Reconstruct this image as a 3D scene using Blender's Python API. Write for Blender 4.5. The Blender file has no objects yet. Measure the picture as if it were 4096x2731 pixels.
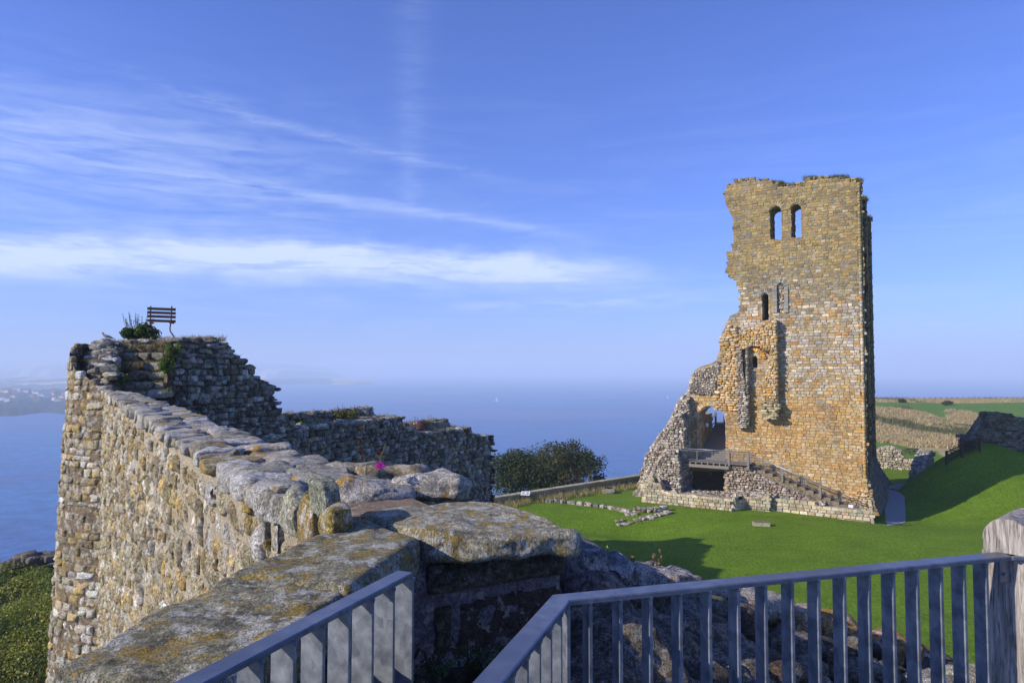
import bpy, bmesh, math, random
import numpy as np
from mathutils import Vector, Matrix
from mathutils.geometry import tessellate_polygon
random.seed(7); RNG = np.random.default_rng(7)
R = math.radians
SC = bpy.context.scene
COL = SC.collection
# ------------------------------------------------------------------ camera
EYE = np.array([0.0, 0.0, 12.0])
FPX = 2731.0; CX = 2048.0; CY = 1365.5; HOR = 1480.0
PITCH = math.atan((HOR - CY) / FPX)
cam = bpy.data.cameras.new("camera"); camo = bpy.data.objects.new("camera", cam); COL.objects.link(camo)
cam.sensor_width = 36.0; cam.lens = 36.0 * FPX / 4096.0
cam.clip_start = 0.05; cam.clip_end = 60000
camo.location = EYE; camo.rotation_euler = (math.pi / 2 + PITCH, 0, 0)
SC.camera = camo
# ------------------------------------------------------------------ sun and sky
SUN_EL = R(26.3)
SUN_XY = (-0.943, -0.333)                       # horizontal direction towards the sun
sl = bpy.data.lights.new("sun", 'SUN'); sl.energy = 5.0; sl.angle = R(0.53); sl.color = (1.0, 0.92, 0.80)
so = bpy.data.objects.new("sun", sl); COL.objects.link(so)
sdir = Vector((SUN_XY[0] * math.cos(SUN_EL), SUN_XY[1] * math.cos(SUN_EL), math.sin(SUN_EL)))
so.rotation_euler = sdir.to_track_quat('Z', 'Y').to_euler(); so.location = (0, 0, 60)
world = bpy.data.worlds.new("World"); SC.world = world; world.use_nodes = True
SC.view_settings.view_transform = 'Standard'; SC.view_settings.look = 'None'
SC.view_settings.exposure = 0.25; SC.view_settings.gamma = 1.0
SC.cycles.use_denoising = True
SC.cycles.max_bounces = 6; SC.cycles.diffuse_bounces = 3; SC.cycles.glossy_bounces = 3
SC.cycles.volume_bounces = 1; SC.cycles.transparent_max_bounces = 6
SC.cycles.sample_clamp_indirect = 4.0


class NT:
    """small helper for building node trees"""
    def __init__(s, tree):
        s.t = tree; s.n = tree.nodes; s.l = tree.links
    def node(s, typ, **kw):
        n = s.n.new(typ)
        for k, v in kw.items():
            setattr(n, k, v)
        return n
    def put(s, sock, val):
        if hasattr(val, 'is_output') or isinstance(val, bpy.types.NodeSocket):
            s.l.new(val, sock)
        elif val is not None:
            sock.default_value = val
    def m(s, op, a, b=None, c=None, clamp=False):
        n = s.node('ShaderNodeMath', operation=op, use_clamp=clamp)
        s.put(n.inputs[0], a); s.put(n.inputs[1], b); s.put(n.inputs[2], c)
        return n.outputs[0]
    def mr(s, v, a, b, c=0.0, d=1.0, smooth=False):
        n = s.node('ShaderNodeMapRange')
        if smooth: n.interpolation_type = 'SMOOTHSTEP'
        for i, x in enumerate((v, a, b, c, d)): s.put(n.inputs[i], x)
        return n.outputs[0]
    def mix(s, f, a, b, mode='MIX'):
        n = s.node('ShaderNodeMix', data_type='RGBA', blend_type=mode)
        s.put(n.inputs[0], f); s.put(n.inputs[6], a); s.put(n.inputs[7], b)
        return n.outputs[2]
    def noise(s, vec, scale, detail=4, rough=0.55, lac=2.0, dist=0.0):
        n = s.node('ShaderNodeTexNoise'); s.put(n.inputs['Vector'], vec)
        n.inputs['Scale'].default_value = scale; n.inputs['Detail'].default_value = detail
        n.inputs['Roughness'].default_value = rough; n.inputs['Distortion'].default_value = dist
        return n.outputs[0]
    def vor(s, vec, scale, feature='F1', out=0, rnd=1.0):
        n = s.node('ShaderNodeTexVoronoi', feature=feature); s.put(n.inputs['Vector'], vec)
        n.inputs['Scale'].default_value = scale; n.inputs['Randomness'].default_value = rnd
        return n.outputs[out]
    def map(s, vec, scale=(1, 1, 1), loc=(0, 0, 0), rot=(0, 0, 0)):
        n = s.node('ShaderNodeMapping'); s.put(n.inputs[0], vec)
        n.inputs['Scale'].default_value = scale; n.inputs['Location'].default_value = loc
        n.inputs['Rotation'].default_value = rot
        return n.outputs[0]


def lin(c):
    return tuple(((x / 255) / 12.92 if x / 255 <= 0.04045 else ((x / 255 + 0.055) / 1.055) ** 2.4) for x in c)


def build_world():
    t = NT(world.node_tree); t.n.clear()
    out = t.node('ShaderNodeOutputWorld'); bg = t.node('ShaderNodeBackground')
    sky = t.node('ShaderNodeTexSky'); sky.sky_type = 'NISHITA'; sky.sun_disc = False
    sky.sun_elevation = SUN_EL; sky.sun_rotation = math.atan2(SUN_XY[0], SUN_XY[1]) % (2 * math.pi)
    sky.altitude = 90; sky.air_density = 1.0; sky.dust_density = 0.6; sky.ozone_density = 3.2
    tc = t.node('ShaderNodeTexCoord'); D = tc.outputs['Generated']
    sp = t.node('ShaderNodeSeparateXYZ'); t.l.new(D, sp.inputs[0])
    az = t.m('MULTIPLY', t.m('ARCTAN2', sp.outputs[0], sp.outputs[1]), 57.2958)
    el = t.m('MULTIPLY', t.m('ARCSINE', sp.outputs[2]), 57.2958)
    cb = t.node('ShaderNodeCombineXYZ'); t.put(cb.inputs[0], az); t.put(cb.inputs[1], el)
    P = cb.outputs[0]
    stre = t.noise(t.map(P, (0.06, 0.55, 1), rot=(0, 0, R(-4))), 1.0, 7, 0.62, dist=1.2)
    fine = t.noise(t.map(P, (0.22, 1.5, 1), rot=(0, 0, R(-8))), 1.0, 7, 0.65, dist=0.8)
    puff = t.noise(t.map(P, (0.35, 0.8, 1)), 1.0, 6, 0.6)
    wob = t.m('MULTIPLY', t.m('SUBTRACT', puff, 0.5), 2.4)

    def band(c0, c1, c2, w0, azlo, azhi, soft, amp, wobk=1.0, wtop=None):
        # a long cloud band whose centre line follows c0 + c1*az + c2*az^2 (degrees)
        c = t.m('ADD', t.m('ADD', c0, t.m('MULTIPLY', az, c1)), t.m('MULTIPLY', t.m('MULTIPLY', az, az), c2))
        d = t.m('SUBTRACT', el, t.m('ADD', c, t.m('MULTIPLY', wob, wobk)))
        up = t.m('DIVIDE', t.m('MAXIMUM', d, 0.0), wtop or w0)
        dn = t.m('DIVIDE', t.m('MAXIMUM', t.m('MULTIPLY', d, -1.0), 0.0), w0)
        q = t.m('ADD', t.m('MULTIPLY', up, up), t.m('MULTIPLY', dn, dn))
        g = t.m('EXPONENT', t.m('MULTIPLY', q, -1.0))
        a = t.m('MULTIPLY', t.mr(az, azlo - soft, azlo + soft, smooth=True), t.mr(az, azhi + soft, azhi - soft, smooth=True))
        return t.m('MULTIPLY', t.m('MULTIPLY', g, a), amp)
    tex = t.mr(stre, 0.30, 0.62)
    texf = t.mr(fine, 0.34, 0.66)
    both = t.m('ADD', t.m('MULTIPLY', tex, 0.55), t.m('MULTIPLY', texf, 0.45))
    b1 = t.m('MULTIPLY', band(8.7, -0.06, -0.0022, 1.7, -70, 8, 9, 1.1, 0.7, 1.1), t.mr(both, 0.15, 0.7, 0.38, 1.0))
    b2 = t.m('MULTIPLY', band(12.0, -0.15, -0.0020, 0.5, -24, 4, 5, 0.26, 0.45), t.mr(both, 0.1, 0.7))
    b3 = t.m('MULTIPLY', band(13.8, -0.03, 0.0, 4.2, -80, -18, 12, 0.42, 0.5), t.mr(both, 0.15, 0.9))
    b4 = t.m('MULTIPLY', band(5.4, 0.02, 0.0, 0.5, -6, 14, 6, 0.35, 0.3), t.mr(texf, 0.1, 0.9))
    b5 = t.m('MULTIPLY', band(15.6, -0.18, 0.0, 0.45, -30, -2, 6, 0.22, 0.4), t.mr(texf, 0.1, 0.9))
    # the upright wisp in the middle
    wc = t.m('ADD', -8.6, t.m('MULTIPLY', t.m('SUBTRACT', stre, 0.5), 2.5))
    wd = t.m('DIVIDE', t.m('SUBTRACT', az, wc), t.mr(el, 10, 30, 0.55, 1.8))
    w = t.m('MULTIPLY', t.m('EXPONENT', t.m('MULTIPLY', t.m('MULTIPLY', wd, wd), -1.0)), t.mr(el, 10.5, 15, smooth=True))
    w = t.m('MULTIPLY', t.m('MULTIPLY', w, t.mr(el, 36, 17, 0.35, 1.0)), t.mr(texf, 0.0, 1.0, 0.01, 0.13))
    gen = t.m('MULTIPLY', t.mr(stre, 0.46, 0.8), t.mr(el, 26, 5, 0.0, 0.22))
    tot = b1
    for x in (b2, b3, b4, b5, w, gen):
        tot = t.m('ADD', tot, x)
    tot = t.m('MINIMUM', tot, 0.92)
    skyc = t.mix(1.0, sky.outputs[0], SKY_TINT + (1,), 'MULTIPLY')
    cloud = t.mix(tot, skyc, CLOUD_COL + (1,))
    t.l.new(cloud, bg.inputs[0]); bg.inputs[1].default_value = SKY_STR
    t.l.new(bg.outputs[0], out.inputs[0])


SKY_TINT = (0.56, 0.74, 1.50)
CLOUD_COL = (5.5, 6.4, 8.4)
SKY_STR = 0.118
build_world()

# ------------------------------------------------------------------ picking helpers: a photo direction to a point of the place
def ray(px, py):
    x = (px - CX) / FPX; y = -(py - CY) / FPX
    return np.array([x, math.cos(PITCH) - y * math.sin(PITCH), math.sin(PITCH) + y * math.cos(PITCH)])
def at_z(px, py, z):
    r = ray(px, py); return EYE + r * ((z - EYE[2]) / r[2])
def at_y(px, py, Y):
    r = ray(px, py); return EYE + r * (Y / r[1])
def at_plane(px, py, P0, n):
    r = ray(px, py); return EYE + r * (np.dot(np.asarray(P0) - EYE, n) / np.dot(r, n))

# ------------------------------------------------------------------ noise (vectorised)
def _hash(ix, iy, iz, s):
    h = (ix.astype(np.int64) * 374761393 + iy.astype(np.int64) * 668265263 + iz.astype(np.int64) * 2147483647 + s * 144665) & 0xFFFFFFFF
    h = ((h ^ (h >> 13)) * 1274126177) & 0xFFFFFFFF
    h = ((h ^ (h >> 16)) * 2246822519) & 0xFFFFFFFF
    return ((h ^ (h >> 15)) & 0xFFFFFF) / 16777215.0
def vnoise(p, s=0):
    p = np.asarray(p, float); f = np.floor(p); w = p - f; w = w * w * (3 - 2 * w)
    i = f.astype(np.int64); r = 0
    for dx in (0, 1):
        wx = w[..., 0] if dx else 1 - w[..., 0]
        for dy in (0, 1):
            wy = w[..., 1] if dy else 1 - w[..., 1]
            for dz in (0, 1):
                wz = w[..., 2] if dz else 1 - w[..., 2]
                r = r + wx * wy * wz * _hash(i[..., 0] + dx, i[..., 1] + dy, i[..., 2] + dz, s)
    return r * 2 - 1
def fbm(p, oct=4, s=0, gain=0.5):
    p = np.asarray(p, float); a = 1.0; t = 0; n = 0
    for k in range(oct):
        t = t + a * vnoise(p * (2 ** k) + 17.3 * k, s + k); n += a; a *= gain
    return t / n
def ss(t):
    t = np.clip(t, 0, 1); return t * t * (3 - 2 * t)

# ------------------------------------------------------------------ mesh collector
class MB:
    def __init__(s):
        s.v = []; s.f = {3: [], 4: []}; s.c = []; s.n = 0
    def add(s, V, F, C=(1, 1, 1)):
        V = np.asarray(V, float).reshape(-1, 3); C = np.asarray(C, float)
        if C.ndim == 1: C = np.tile(C, (len(V), 1))
        s.v.append(V); s.c.append(C)
        F = F if isinstance(F, list) and len(F) and isinstance(F[0], np.ndarray) and F[0].ndim == 2 else [F]
        for f in F:
            f = np.asarray(f, np.int64)
            if f.size: s.f[f.shape[1]].append(f + s.n)
        s.n += len(V)
        return s
    def box(s, c, half, C=(1, 1, 1), axes=None, bev=0.0):
        c = np.asarray(c, float); ax = np.eye(3) if axes is None else np.asarray(axes, float)
        if bev > 0:
            V, Q = rbox(half, [3, 3, 3], bev, lean=True)
        else:
            V = np.array([[x, y, z] for x in (-1, 1) for y in (-1, 1) for z in (-1, 1)], float) * half
            Q = np.array([[0, 1, 3, 2], [4, 6, 7, 5], [0, 4, 5, 1], [2, 3, 7, 6], [0, 2, 6, 4], [1, 5, 7, 3]])
        return s.add(c + V @ ax, Q, C)
    def tube(s, pts, rad, seg=8, C=(1, 1, 1), cap=True, flat=1.0):
        pts = np.asarray(pts, float); n = len(pts)
        rad = np.full(n, rad) if np.isscalar(rad) else np.asarray(rad, float)
        T = np.gradient(pts, axis=0); T /= np.linalg.norm(T, axis=1)[:, None] + 1e-12
        up = np.array([0, 0, 1.0]) if abs(T[0][2]) < .9 else np.array([1.0, 0, 0])
        A = np.cross(T, up); A /= np.linalg.norm(A, axis=1)[:, None] + 1e-12; B = np.cross(A, T)
        a = np.linspace(0, 2 * np.pi, seg, endpoint=False)
        V = pts[:, None] + rad[:, None, None] * (np.cos(a)[None, :, None] * A[:, None] + flat * np.sin(a)[None, :, None] * B[:, None])
        i = np.arange(n - 1)[:, None] * seg; j = np.arange(seg)[None]; k = (j + 1) % seg
        Q = np.stack([i + j, i + k, i + seg + k, i + seg + j], -1).reshape(-1, 4)
        fs = [Q]; V = V.reshape(-1, 3)
        if cap:
            V = np.vstack([V, pts[0], pts[-1]]); c0 = n * seg; jj = np.arange(seg); kk = (jj + 1) % seg
            fs.append(np.stack([np.full(seg, c0), kk, jj], -1)); fs.append(np.stack([np.full(seg, c0 + 1), (n - 1) * seg + jj, (n - 1) * seg + kk], -1))
        return s.add(V, fs, C)
    def mesh(s, name, smooth=False):
        me = bpy.data.meshes.new(name)
        V = np.concatenate(s.v) if s.v else np.zeros((0, 3)); Cc = np.concatenate(s.c) if s.c else np.zeros((0, 3))
        t = np.concatenate(s.f[3]) if s.f[3] else np.zeros((0, 3), np.int64)
        q = np.concatenate(s.f[4]) if s.f[4] else np.zeros((0, 4), np.int64)
        me.vertices.add(len(V)); me.vertices.foreach_set('co', V.astype(np.float32).ravel())
        loops = np.concatenate([t.ravel(), q.ravel()]).astype(np.int32)
        me.loops.add(len(loops)); me.loops.foreach_set('vertex_index', loops)
        tot = np.concatenate([np.full(len(t), 3), np.full(len(q), 4)]).astype(np.int32)
        st = np.concatenate([[0], np.cumsum(tot)[:-1]]).astype(np.int32) if len(tot) else np.zeros(0, np.int32)
        me.polygons.add(len(tot)); me.polygons.foreach_set('loop_start', st); me.polygons.foreach_set('loop_total', tot)
        me.polygons.foreach_set('use_smooth', np.full(len(tot), smooth))
        me.update(calc_edges=True); me.validate()
        a = me.color_attributes.new('col', 'FLOAT_COLOR', 'POINT')
        if len(me.vertices) == len(V):
            a.data.foreach_set('color', np.hstack([Cc, np.ones((len(V), 1))]).astype(np.float32).ravel())
        return me
    def obj(s, name, mat, parent=None, smooth=False, **kw):
        o = bpy.data.objects.new(name, s.mesh(name, smooth)); COL.objects.link(o)
        if mat: o.data.materials.append(mat)
        if parent: o.parent = parent
        tag(o, **kw); return o

def tag(o, label=None, cat=None, group=None, kind=None):
    if label: o['label'] = label
    if cat: o['category'] = cat
    if group: o['group'] = group
    if kind: o['kind'] = kind
    return o
def thing(name, label, cat, loc=(0, 0, 0), group=None):
    o = bpy.data.objects.new(name, None); COL.objects.link(o); o.empty_display_size = 0.2
    tag(o, label, cat, group)
    if loc is not None: o.location = loc
    return o
def adopt(root):
    """parts were modelled in place coordinates: keep them there under an Empty that stands at the thing's base"""
    for ch in root.children:
        ch.matrix_parent_inverse = Matrix.Translation(-Vector(root.location))

def grid_quads(a, b):
    i = np.arange(a - 1)[:, None] * b; j = np.arange(b - 1)[None]
    return np.stack([i + j, i + j + 1, i + b + j + 1, i + b + j], -1).reshape(-1, 4)

_RB = {}
def rbox(half, n, r, lean=False):
    """rounded box: half sizes, cells per axis, edge radius"""
    half = np.asarray(half, float); n = list(n); r = min(r, min(half) * 0.98)
    key = (tuple(n), lean)
    def axis(k, h):
        if lean: return np.array([-h, -(h - r), h - r, h]) if n[k] == 3 else np.linspace(-h, h, n[k] + 1)
        e = 2 if n[k] >= 4 else 1
        inner = np.linspace(-(h - r), h - r, n[k] + 1 - 2 * e)
        ext = np.array([r * .45, r])[:e] if e == 2 else np.array([r])
        return np.concatenate([-(h - r) - ext[::-1], inner, (h - r) + ext])
    X = [axis(k, half[k]) for k in range(3)]
    N = [len(x) for x in X]
    if key not in _RB:
        idx = {}; order = []; quads = []
        def vid(i, j, k):
            if (i, j, k) not in idx: idx[(i, j, k)] = len(order); order.append((i, j, k))
            return idx[(i, j, k)]
        for k in range(3):
            a, b = (k + 1) % 3, (k + 2) % 3
            for side in (0, N[k] - 1):
                for i in range(N[a] - 1):
                    for j in range(N[b] - 1):
                        q = []
                        for di, dj in ((0, 0), (1, 0), (1, 1), (0, 1)):
                            t3 = [0, 0, 0]; t3[k] = side; t3[a] = i + di; t3[b] = j + dj; q.append(vid(*t3))
                        quads.append(q if side else q[::-1])
        _RB[key] = (np.array(order), np.array(quads))
    order, quads = _RB[key]
    P = np.stack([X[k][order[:, k]] for k in range(3)], -1)
    core = np.clip(P, -(half - r), half - r); d = P - core; L = np.linalg.norm(d, axis=1)[:, None]
    P = core + d / (L + 1e-9) * r * (L > 1e-9)
    return P, quads
def rbox_n(half, n, r):
    P, Q = rbox(half, n, r); half = np.asarray(half, float); rr = min(r, min(half) * 0.98)
    core = np.clip(P, -(half - rr), half - rr); d = P - core; L = np.linalg.norm(d, axis=1)[:, None]
    return P, Q, d / (L + 1e-9)
def rock(mb, c, half, n=(8, 8, 8), r=0.05, rot=0.0, amp=0.02, freq=6.0, C=(.3, .28, .24), seed=0, amp2=None, fn=None, tilt=0.0, cvar=0.0, facets=9):
    P, Q, N = rbox_n(half, n, r)
    big = fbm(P * freq * .35 + seed * 3.7, 2, seed)[:, None]
    sm = fbm(P * freq + seed * 1.3, 4, seed + 9)[:, None]
    if facets:
        rf = np.random.default_rng(seed * 13 + 5); hf = np.asarray(half, float); Qn = P / hf
        for _ in range(facets):
            d = rf.normal(size=3); d /= np.linalg.norm(d); sup = np.abs(d).sum() * rf.uniform(.60, .86)
            o = np.maximum(Qn @ d - sup, 0); Qn = Qn - o[:, None] * d
        P = Qn * hf
    P = P + N * (big * amp * 1.6 + sm * amp)
    if tilt: P[:, 2] += P[:, 0] * tilt
    if fn is not None: V = fn(P)
    else:
        ca, sa = math.cos(rot), math.sin(rot)
        V = np.stack([P[:, 0] * ca - P[:, 1] * sa, P[:, 0] * sa + P[:, 1] * ca, P[:, 2]], -1) + np.asarray(c)
    mb.add(V, Q, C); return mb

# ------------------------------------------------------------------ masonry generator
def courses(u0, u1, v0, v1, h, w, gap=0.012, jit=0.0, top_h=None):
    """rows of stones over a rectangle -> arrays u, v, hu, hv"""
    U = []; v = v0
    while v < v1:
        hh = random.uniform(*h)
        u = u0 - random.uniform(0, w[1])
        while u < u1:
            ww = random.uniform(*w)
            if random.random() < .12: ww *= 1.4
            U.append((u + ww / 2 + random.uniform(-jit, jit) * .5, v + hh / 2 + random.uniform(-jit, jit) * .5, ww / 2 - gap / 2, hh / 2 - gap / 2))
            u += ww
        v += hh
    return np.array(U)
def inpoly(u, v, poly):
    poly = np.asarray(poly); r = np.zeros(u.shape, bool); n = len(poly); j = n - 1
    for i in range(n):
        a, b = poly[i], poly[j]
        c = ((a[1] > v) != (b[1] > v)) & (u < (b[0] - a[0]) * (v - a[1]) / (b[1] - a[1] + 1e-12) + a[0])
        r ^= c; j = i
    return r
def keep_stones(S, outer=None, holes=()):
    k = np.ones(len(S), bool)
    if outer is not None: k &= inpoly(S[:, 0], S[:, 1], outer)
    for h in holes:
        for du, dv in ((0, 0), (-.55, 0), (.55, 0), (0, .5), (0, -.5)):
            k &= ~inpoly(S[:, 0] + du * S[:, 2], S[:, 1] + dv * S[:, 3], h)
    return S[k]
def lay(mb, S, surf, cols, m=2, rnd=0.15, prot=0.03, pvar=0.02, dep=0.12, rough=0.0, freq=8.0, rot=0.0, skew=0.06, edge=0.9, seed=1, belly=0.15, fill=1.0, ragged=0.0, epow=3, sink=0.0):
    """a pillow-shaped stone face for every row of S, mapped through surf(u, v, h)"""
    n = len(S)
    if n == 0: return
    rg = np.random.default_rng(seed)
    inner = np.linspace(-edge, edge, m) if m > 2 else np.array([-edge, edge])
    A = np.concatenate([[-1], inner, [1]]); K = len(A)
    a, b = np.meshgrid(A, A, indexing='ij'); sk = (np.abs(a) == 1) | (np.abs(b) == 1)
    a = a.ravel()[None]; b = b.ravel()[None]; sk = sk.ravel()
    k = np.clip(rnd * rg.uniform(.5, 1.4, (n, 1)), 0, 1)
    a2 = a * np.sqrt(1 - k * b * b / 2); b2 = b * np.sqrt(1 - k * a * a / 2)
    s1, s2, s3, s4 = rg.uniform(-skew, skew, (4, n, 1))
    x = (a2 * (1 + s1 * b) + s3 * b * .6) * S[:, 2:3] * fill; y = (b2 * (1 + s2 * a) + s4 * a * .6) * S[:, 3:4] * fill
    if rot:
        th = rg.uniform(-rot, rot, (n, 1)); x, y = x * np.cos(th) - y * np.sin(th), x * np.sin(th) + y * np.cos(th)
    u = S[:, 0:1] + x; v = S[:, 1:2] + y
    pr = prot + rg.uniform(-pvar, pvar, (n, 1))
    if ragged:
        q0 = np.stack([u * freq * .6, v * freq * .6, np.broadcast_to(np.arange(n)[:, None] * 7.7, u.shape)], -1)
        u = u + ragged * fbm(q0, 2, seed + 5) * S[:, 2:3]; v = v + ragged * fbm(q0 + 31.7, 2, seed + 6) * S[:, 3:4]
    h = pr * (1 - belly * np.maximum(np.abs(a), np.abs(b)) ** epow) + rg.uniform(-.25, .25, (n, 1)) * a * pvar + rg.uniform(-.3, .3, (n, 1)) * b * pvar
    if sink: h = h - sink * np.maximum(np.abs(a), np.abs(b)) ** 5
    if rough:
        q = np.stack([u * freq, v * freq, np.broadcast_to(np.arange(n)[:, None] * 3.3, u.shape)], -1)
        h = h + rough * fbm(q, 4, seed, .62)
    h = np.where(sk[None], -dep, h)
    P = surf(u.ravel(), v.ravel(), h.ravel())
    base = np.arange(n)[:, None, None] * (K * K); Q = (grid_quads(K, K)[None] + base).reshape(-1, 4)
    C = np.repeat(cols(S, rg), K * K, axis=0)
    mb.add(P, Q, C)
def plane_surf(P0, t, n_out):
    P0 = np.asarray(P0, float); t = np.asarray(t, float); n = np.asarray(n_out, float); z = np.array([0, 0, 1.0])
    return lambda u, v, h: P0 + u[:, None] * t + v[:, None] * z + h[:, None] * n
def chaikin(P, n=2):
    P = [np.array(p, float) for p in P]
    for _ in range(n):
        Q = [P[0]]
        for a, b in zip(P[:-1], P[1:]): Q += [a * .75 + b * .25, a * .25 + b * .75]
        P = Q + [P[-1]]
    return [tuple(p) for p in P]
def path_surf(pts, side=1, batter=0.0, zref=0.0):
    """vertical surface over a plan polyline (open); h outwards to the right of the walk (side=1)"""
    pts = np.asarray(pts, float); d = np.diff(pts, axis=0); L = np.linalg.norm(d, axis=1); s = np.concatenate([[0], np.cumsum(L)])
    tn = d / L[:, None]; nn = np.stack([tn[:, 1], -tn[:, 0]], -1) * side
    mid = (s[:-1] + s[1:]) / 2
    def f(u, v, h):
        x = np.interp(u, s, pts[:, 0]); y = np.interp(u, s, pts[:, 1])
        out = (u < 0); x = x + np.where(out, u * tn[0, 0], 0); y = y + np.where(out, u * tn[0, 1], 0)
        e = u > s[-1]; x = x + np.where(e, (u - s[-1]) * tn[-1, 0], 0); y = y + np.where(e, (u - s[-1]) * tn[-1, 1], 0)
        nx = np.interp(u, mid, nn[:, 0]); ny = np.interp(u, mid, nn[:, 1]); l = np.hypot(nx, ny) + 1e-9
        hh = h + batter * (zref - v)
        return np.stack([x + nx / l * hh, y + ny / l * hh, v], -1)
    f.L = s[-1]
    return f
def palette(*cs, w=None, var=0.12, sat=0.03):
    cs = np.array([lin(c) for c in cs]); w = None if w is None else np.array(w, float) / sum(w)
    def f(S, rg):
        i = rg.choice(len(cs), len(S), p=w); c = cs[i] * (1 + rg.normal(0, var, (len(S), 1))) * (1 + rg.normal(0, sat, (len(S), 3)))
        return np.clip(c, 0.01, 0.9)
    return f
def sheet(mb, surf, u0, u1, v0, v1, nu, nv, h=0.0, C=(.3, .25, .2), amp=0.0, freq=4.0, mask=None, vtop=None):
    """backing sheet behind the stones"""
    u = np.linspace(u0, u1, nu); t = np.linspace(0, 1, nv); U, T = np.meshgrid(u, t, indexing='ij')
    top = v1 if vtop is None else vtop(U)
    V = v0 + (top - v0) * T; U, V = U.ravel(), V.ravel()
    H = np.full(U.shape, h) + (amp * fbm(np.stack([U * freq, V * freq, U * 0], -1), 3) if amp else 0)
    mb.add(surf(U, V, H), grid_quads(nu, nv), C)
def slab_poly(mb, outer, holes, fn, h0, h1, C=(.3, .25, .2)):
    """flat outline with holes, extruded between two offsets; fn(u, v, h) -> points"""
    loops = [outer] + list(holes)
    tri = tessellate_polygon([[Vector((p[0], p[1], 0)) for p in l] for l in loops])
    P = np.array([p for l in loops for p in l], float); n = len(P)
    A = fn(P[:, 0], P[:, 1], np.full(n, h0)); B = fn(P[:, 0], P[:, 1], np.full(n, h1))
    T = np.array([list(x) for x in tri]); mb.add(np.vstack([A, B]), [T, T[:, ::-1] + n], C)
    k = 0
    for l in loops:
        m = len(l); i = np.arange(m) + k; j = (np.arange(m) + 1) % m + k
        mb.add(np.vstack([A, B]), [np.stack([i, j, j + n, i + n], -1)], C); k += m

# ------------------------------------------------------------------ materials
def new_mat(name):
    m = bpy.data.materials.new(name); m.use_nodes = True; t = NT(m.node_tree); t.n.clear()
    out = t.node('ShaderNodeOutputMaterial'); b = t.node('ShaderNodeBsdfPrincipled'); t.l.new(b.outputs[0], out.inputs[0])
    b.inputs['Roughness'].default_value = 0.9; b.inputs['Specular IOR Level'].default_value = 0.25
    return m, t, b
def attr_col(t):
    a = t.node('ShaderNodeVertexColor'); a.layer_name = 'col'; return a.outputs[0]
def pos(t):
    return t.node('ShaderNodeNewGeometry').outputs['Position']
def bump(t, b, h, strength=0.5, dist=0.02, prev=None):
    n = t.node('ShaderNodeBump'); n.inputs['Strength'].default_value = strength; n.inputs['Distance'].default_value = dist
    t.l.new(h, n.inputs['Height'])
    if prev: t.l.new(prev, n.inputs['Normal'])
    t.l.new(n.outputs[0], b.inputs['Normal']); return n.outputs[0]
def stone_mat(name, sc=1.0, bstr=0.6, bdist=0.02, och=None, pale=None, dark=None, var=0.35, pits=0.4, moss=None, dth=.52, pth=.56):
    """weathered stone: base colour per stone from 'col', grain, pits, lichen (ochre), pale crust, dark stains"""
    m, t, b = new_mat(name); p = pos(t); c = attr_col(t)
    n1 = t.noise(p, 9 * sc, 8, 0.68); n2 = t.noise(t.map(p, (1, 1, 2.2)), 2.2 * sc, 6, 0.6, dist=.6)
    f = t.mr(n1, 0.38, 0.62, 1 - var, 1 + var); g = t.mr(n2, 0.36, 0.64, 1 - var * .6, 1 + var * .6)
    k = t.m('MULTIPLY', f, g)
    cc = t.mix(1.0, c, k, 'MULTIPLY')
    if dark:
        nd = t.noise(t.map(p, loc=(5, 1, 3)), dark[1] * sc, 7, 0.7)
        cc = t.mix(t.m('MULTIPLY', t.mr(nd, dth, dth + .08), dark[0]), cc, lin(dark[2]) + (1,))
    if pale:
        npl = t.noise(t.map(p, loc=(9, 4, 1)), pale[1] * sc, 8, 0.72)
        cc = t.mix(t.m('MULTIPLY', t.mr(npl, pth, pth + .05), pale[0]), cc, lin(pale[2]) + (1,))
    if och:
        no = t.noise(t.map(p, loc=(2, 7, 6)), och[1] * sc, 8, 0.66)
        n_ = t.noise(p, och[1] * sc * 7, 4, 0.7)
        q = t.m('ADD', no, t.m('MULTIPLY', t.m('SUBTRACT', n_, 0.5), 0.25))
        cc = t.mix(t.m('MULTIPLY', t.mr(q, och[3], och[3] + .05), och[0]), cc, lin(och[2]) + (1,))
    if moss:
        nz = t.node('ShaderNodeNewGeometry'); sx = t.node('ShaderNodeSeparateXYZ'); t.l.new(nz.outputs['Normal'], sx.inputs[0])
        nm = t.noise(p, moss[1] * sc, 6, 0.65)
        q = t.m('MULTIPLY', t.mr(sx.outputs[2], 0.5, 0.9), t.mr(nm, 0.42, 0.56))
        cc = t.mix(t.m('MULTIPLY', q, moss[0]), cc, lin(moss[2]) + (1,))
    v = t.vor(p, 26 * sc); pit = t.mr(v, 0.05, 0.35)
    n9 = t.noise(t.map(p, (1.5, 1.5, .8), loc=(3, 3, 8)), 17 * sc, 5, 0.72); cc = t.mix(t.m('MULTIPLY', t.mr(n9, .57, .66), pits * .85), cc, (0.045, 0.036, 0.024, 1))
    n3 = t.noise(p, 38 * sc, 6, 0.7)
    cc = t.mix(t.m('MULTIPLY', t.mr(t.m('MULTIPLY', pit, t.mr(n3, .35, .6)), 0.0, 0.4, 1, 0), pits), cc, (0.03, 0.028, 0.02, 1))
    t.l.new(cc, b.inputs['Base Color'])
    hgt = t.m('ADD', t.m('ADD', t.m('MULTIPLY', n1, 1.0), t.m('MULTIPLY', n3, 0.5)), t.m('ADD', t.m('MULTIPLY', pit, 0.25 + pits * .3), t.m('MULTIPLY', t.mr(n9, .66, .5), pits)))
    bump(t, b, hgt, bstr, bdist)
    return m
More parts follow.
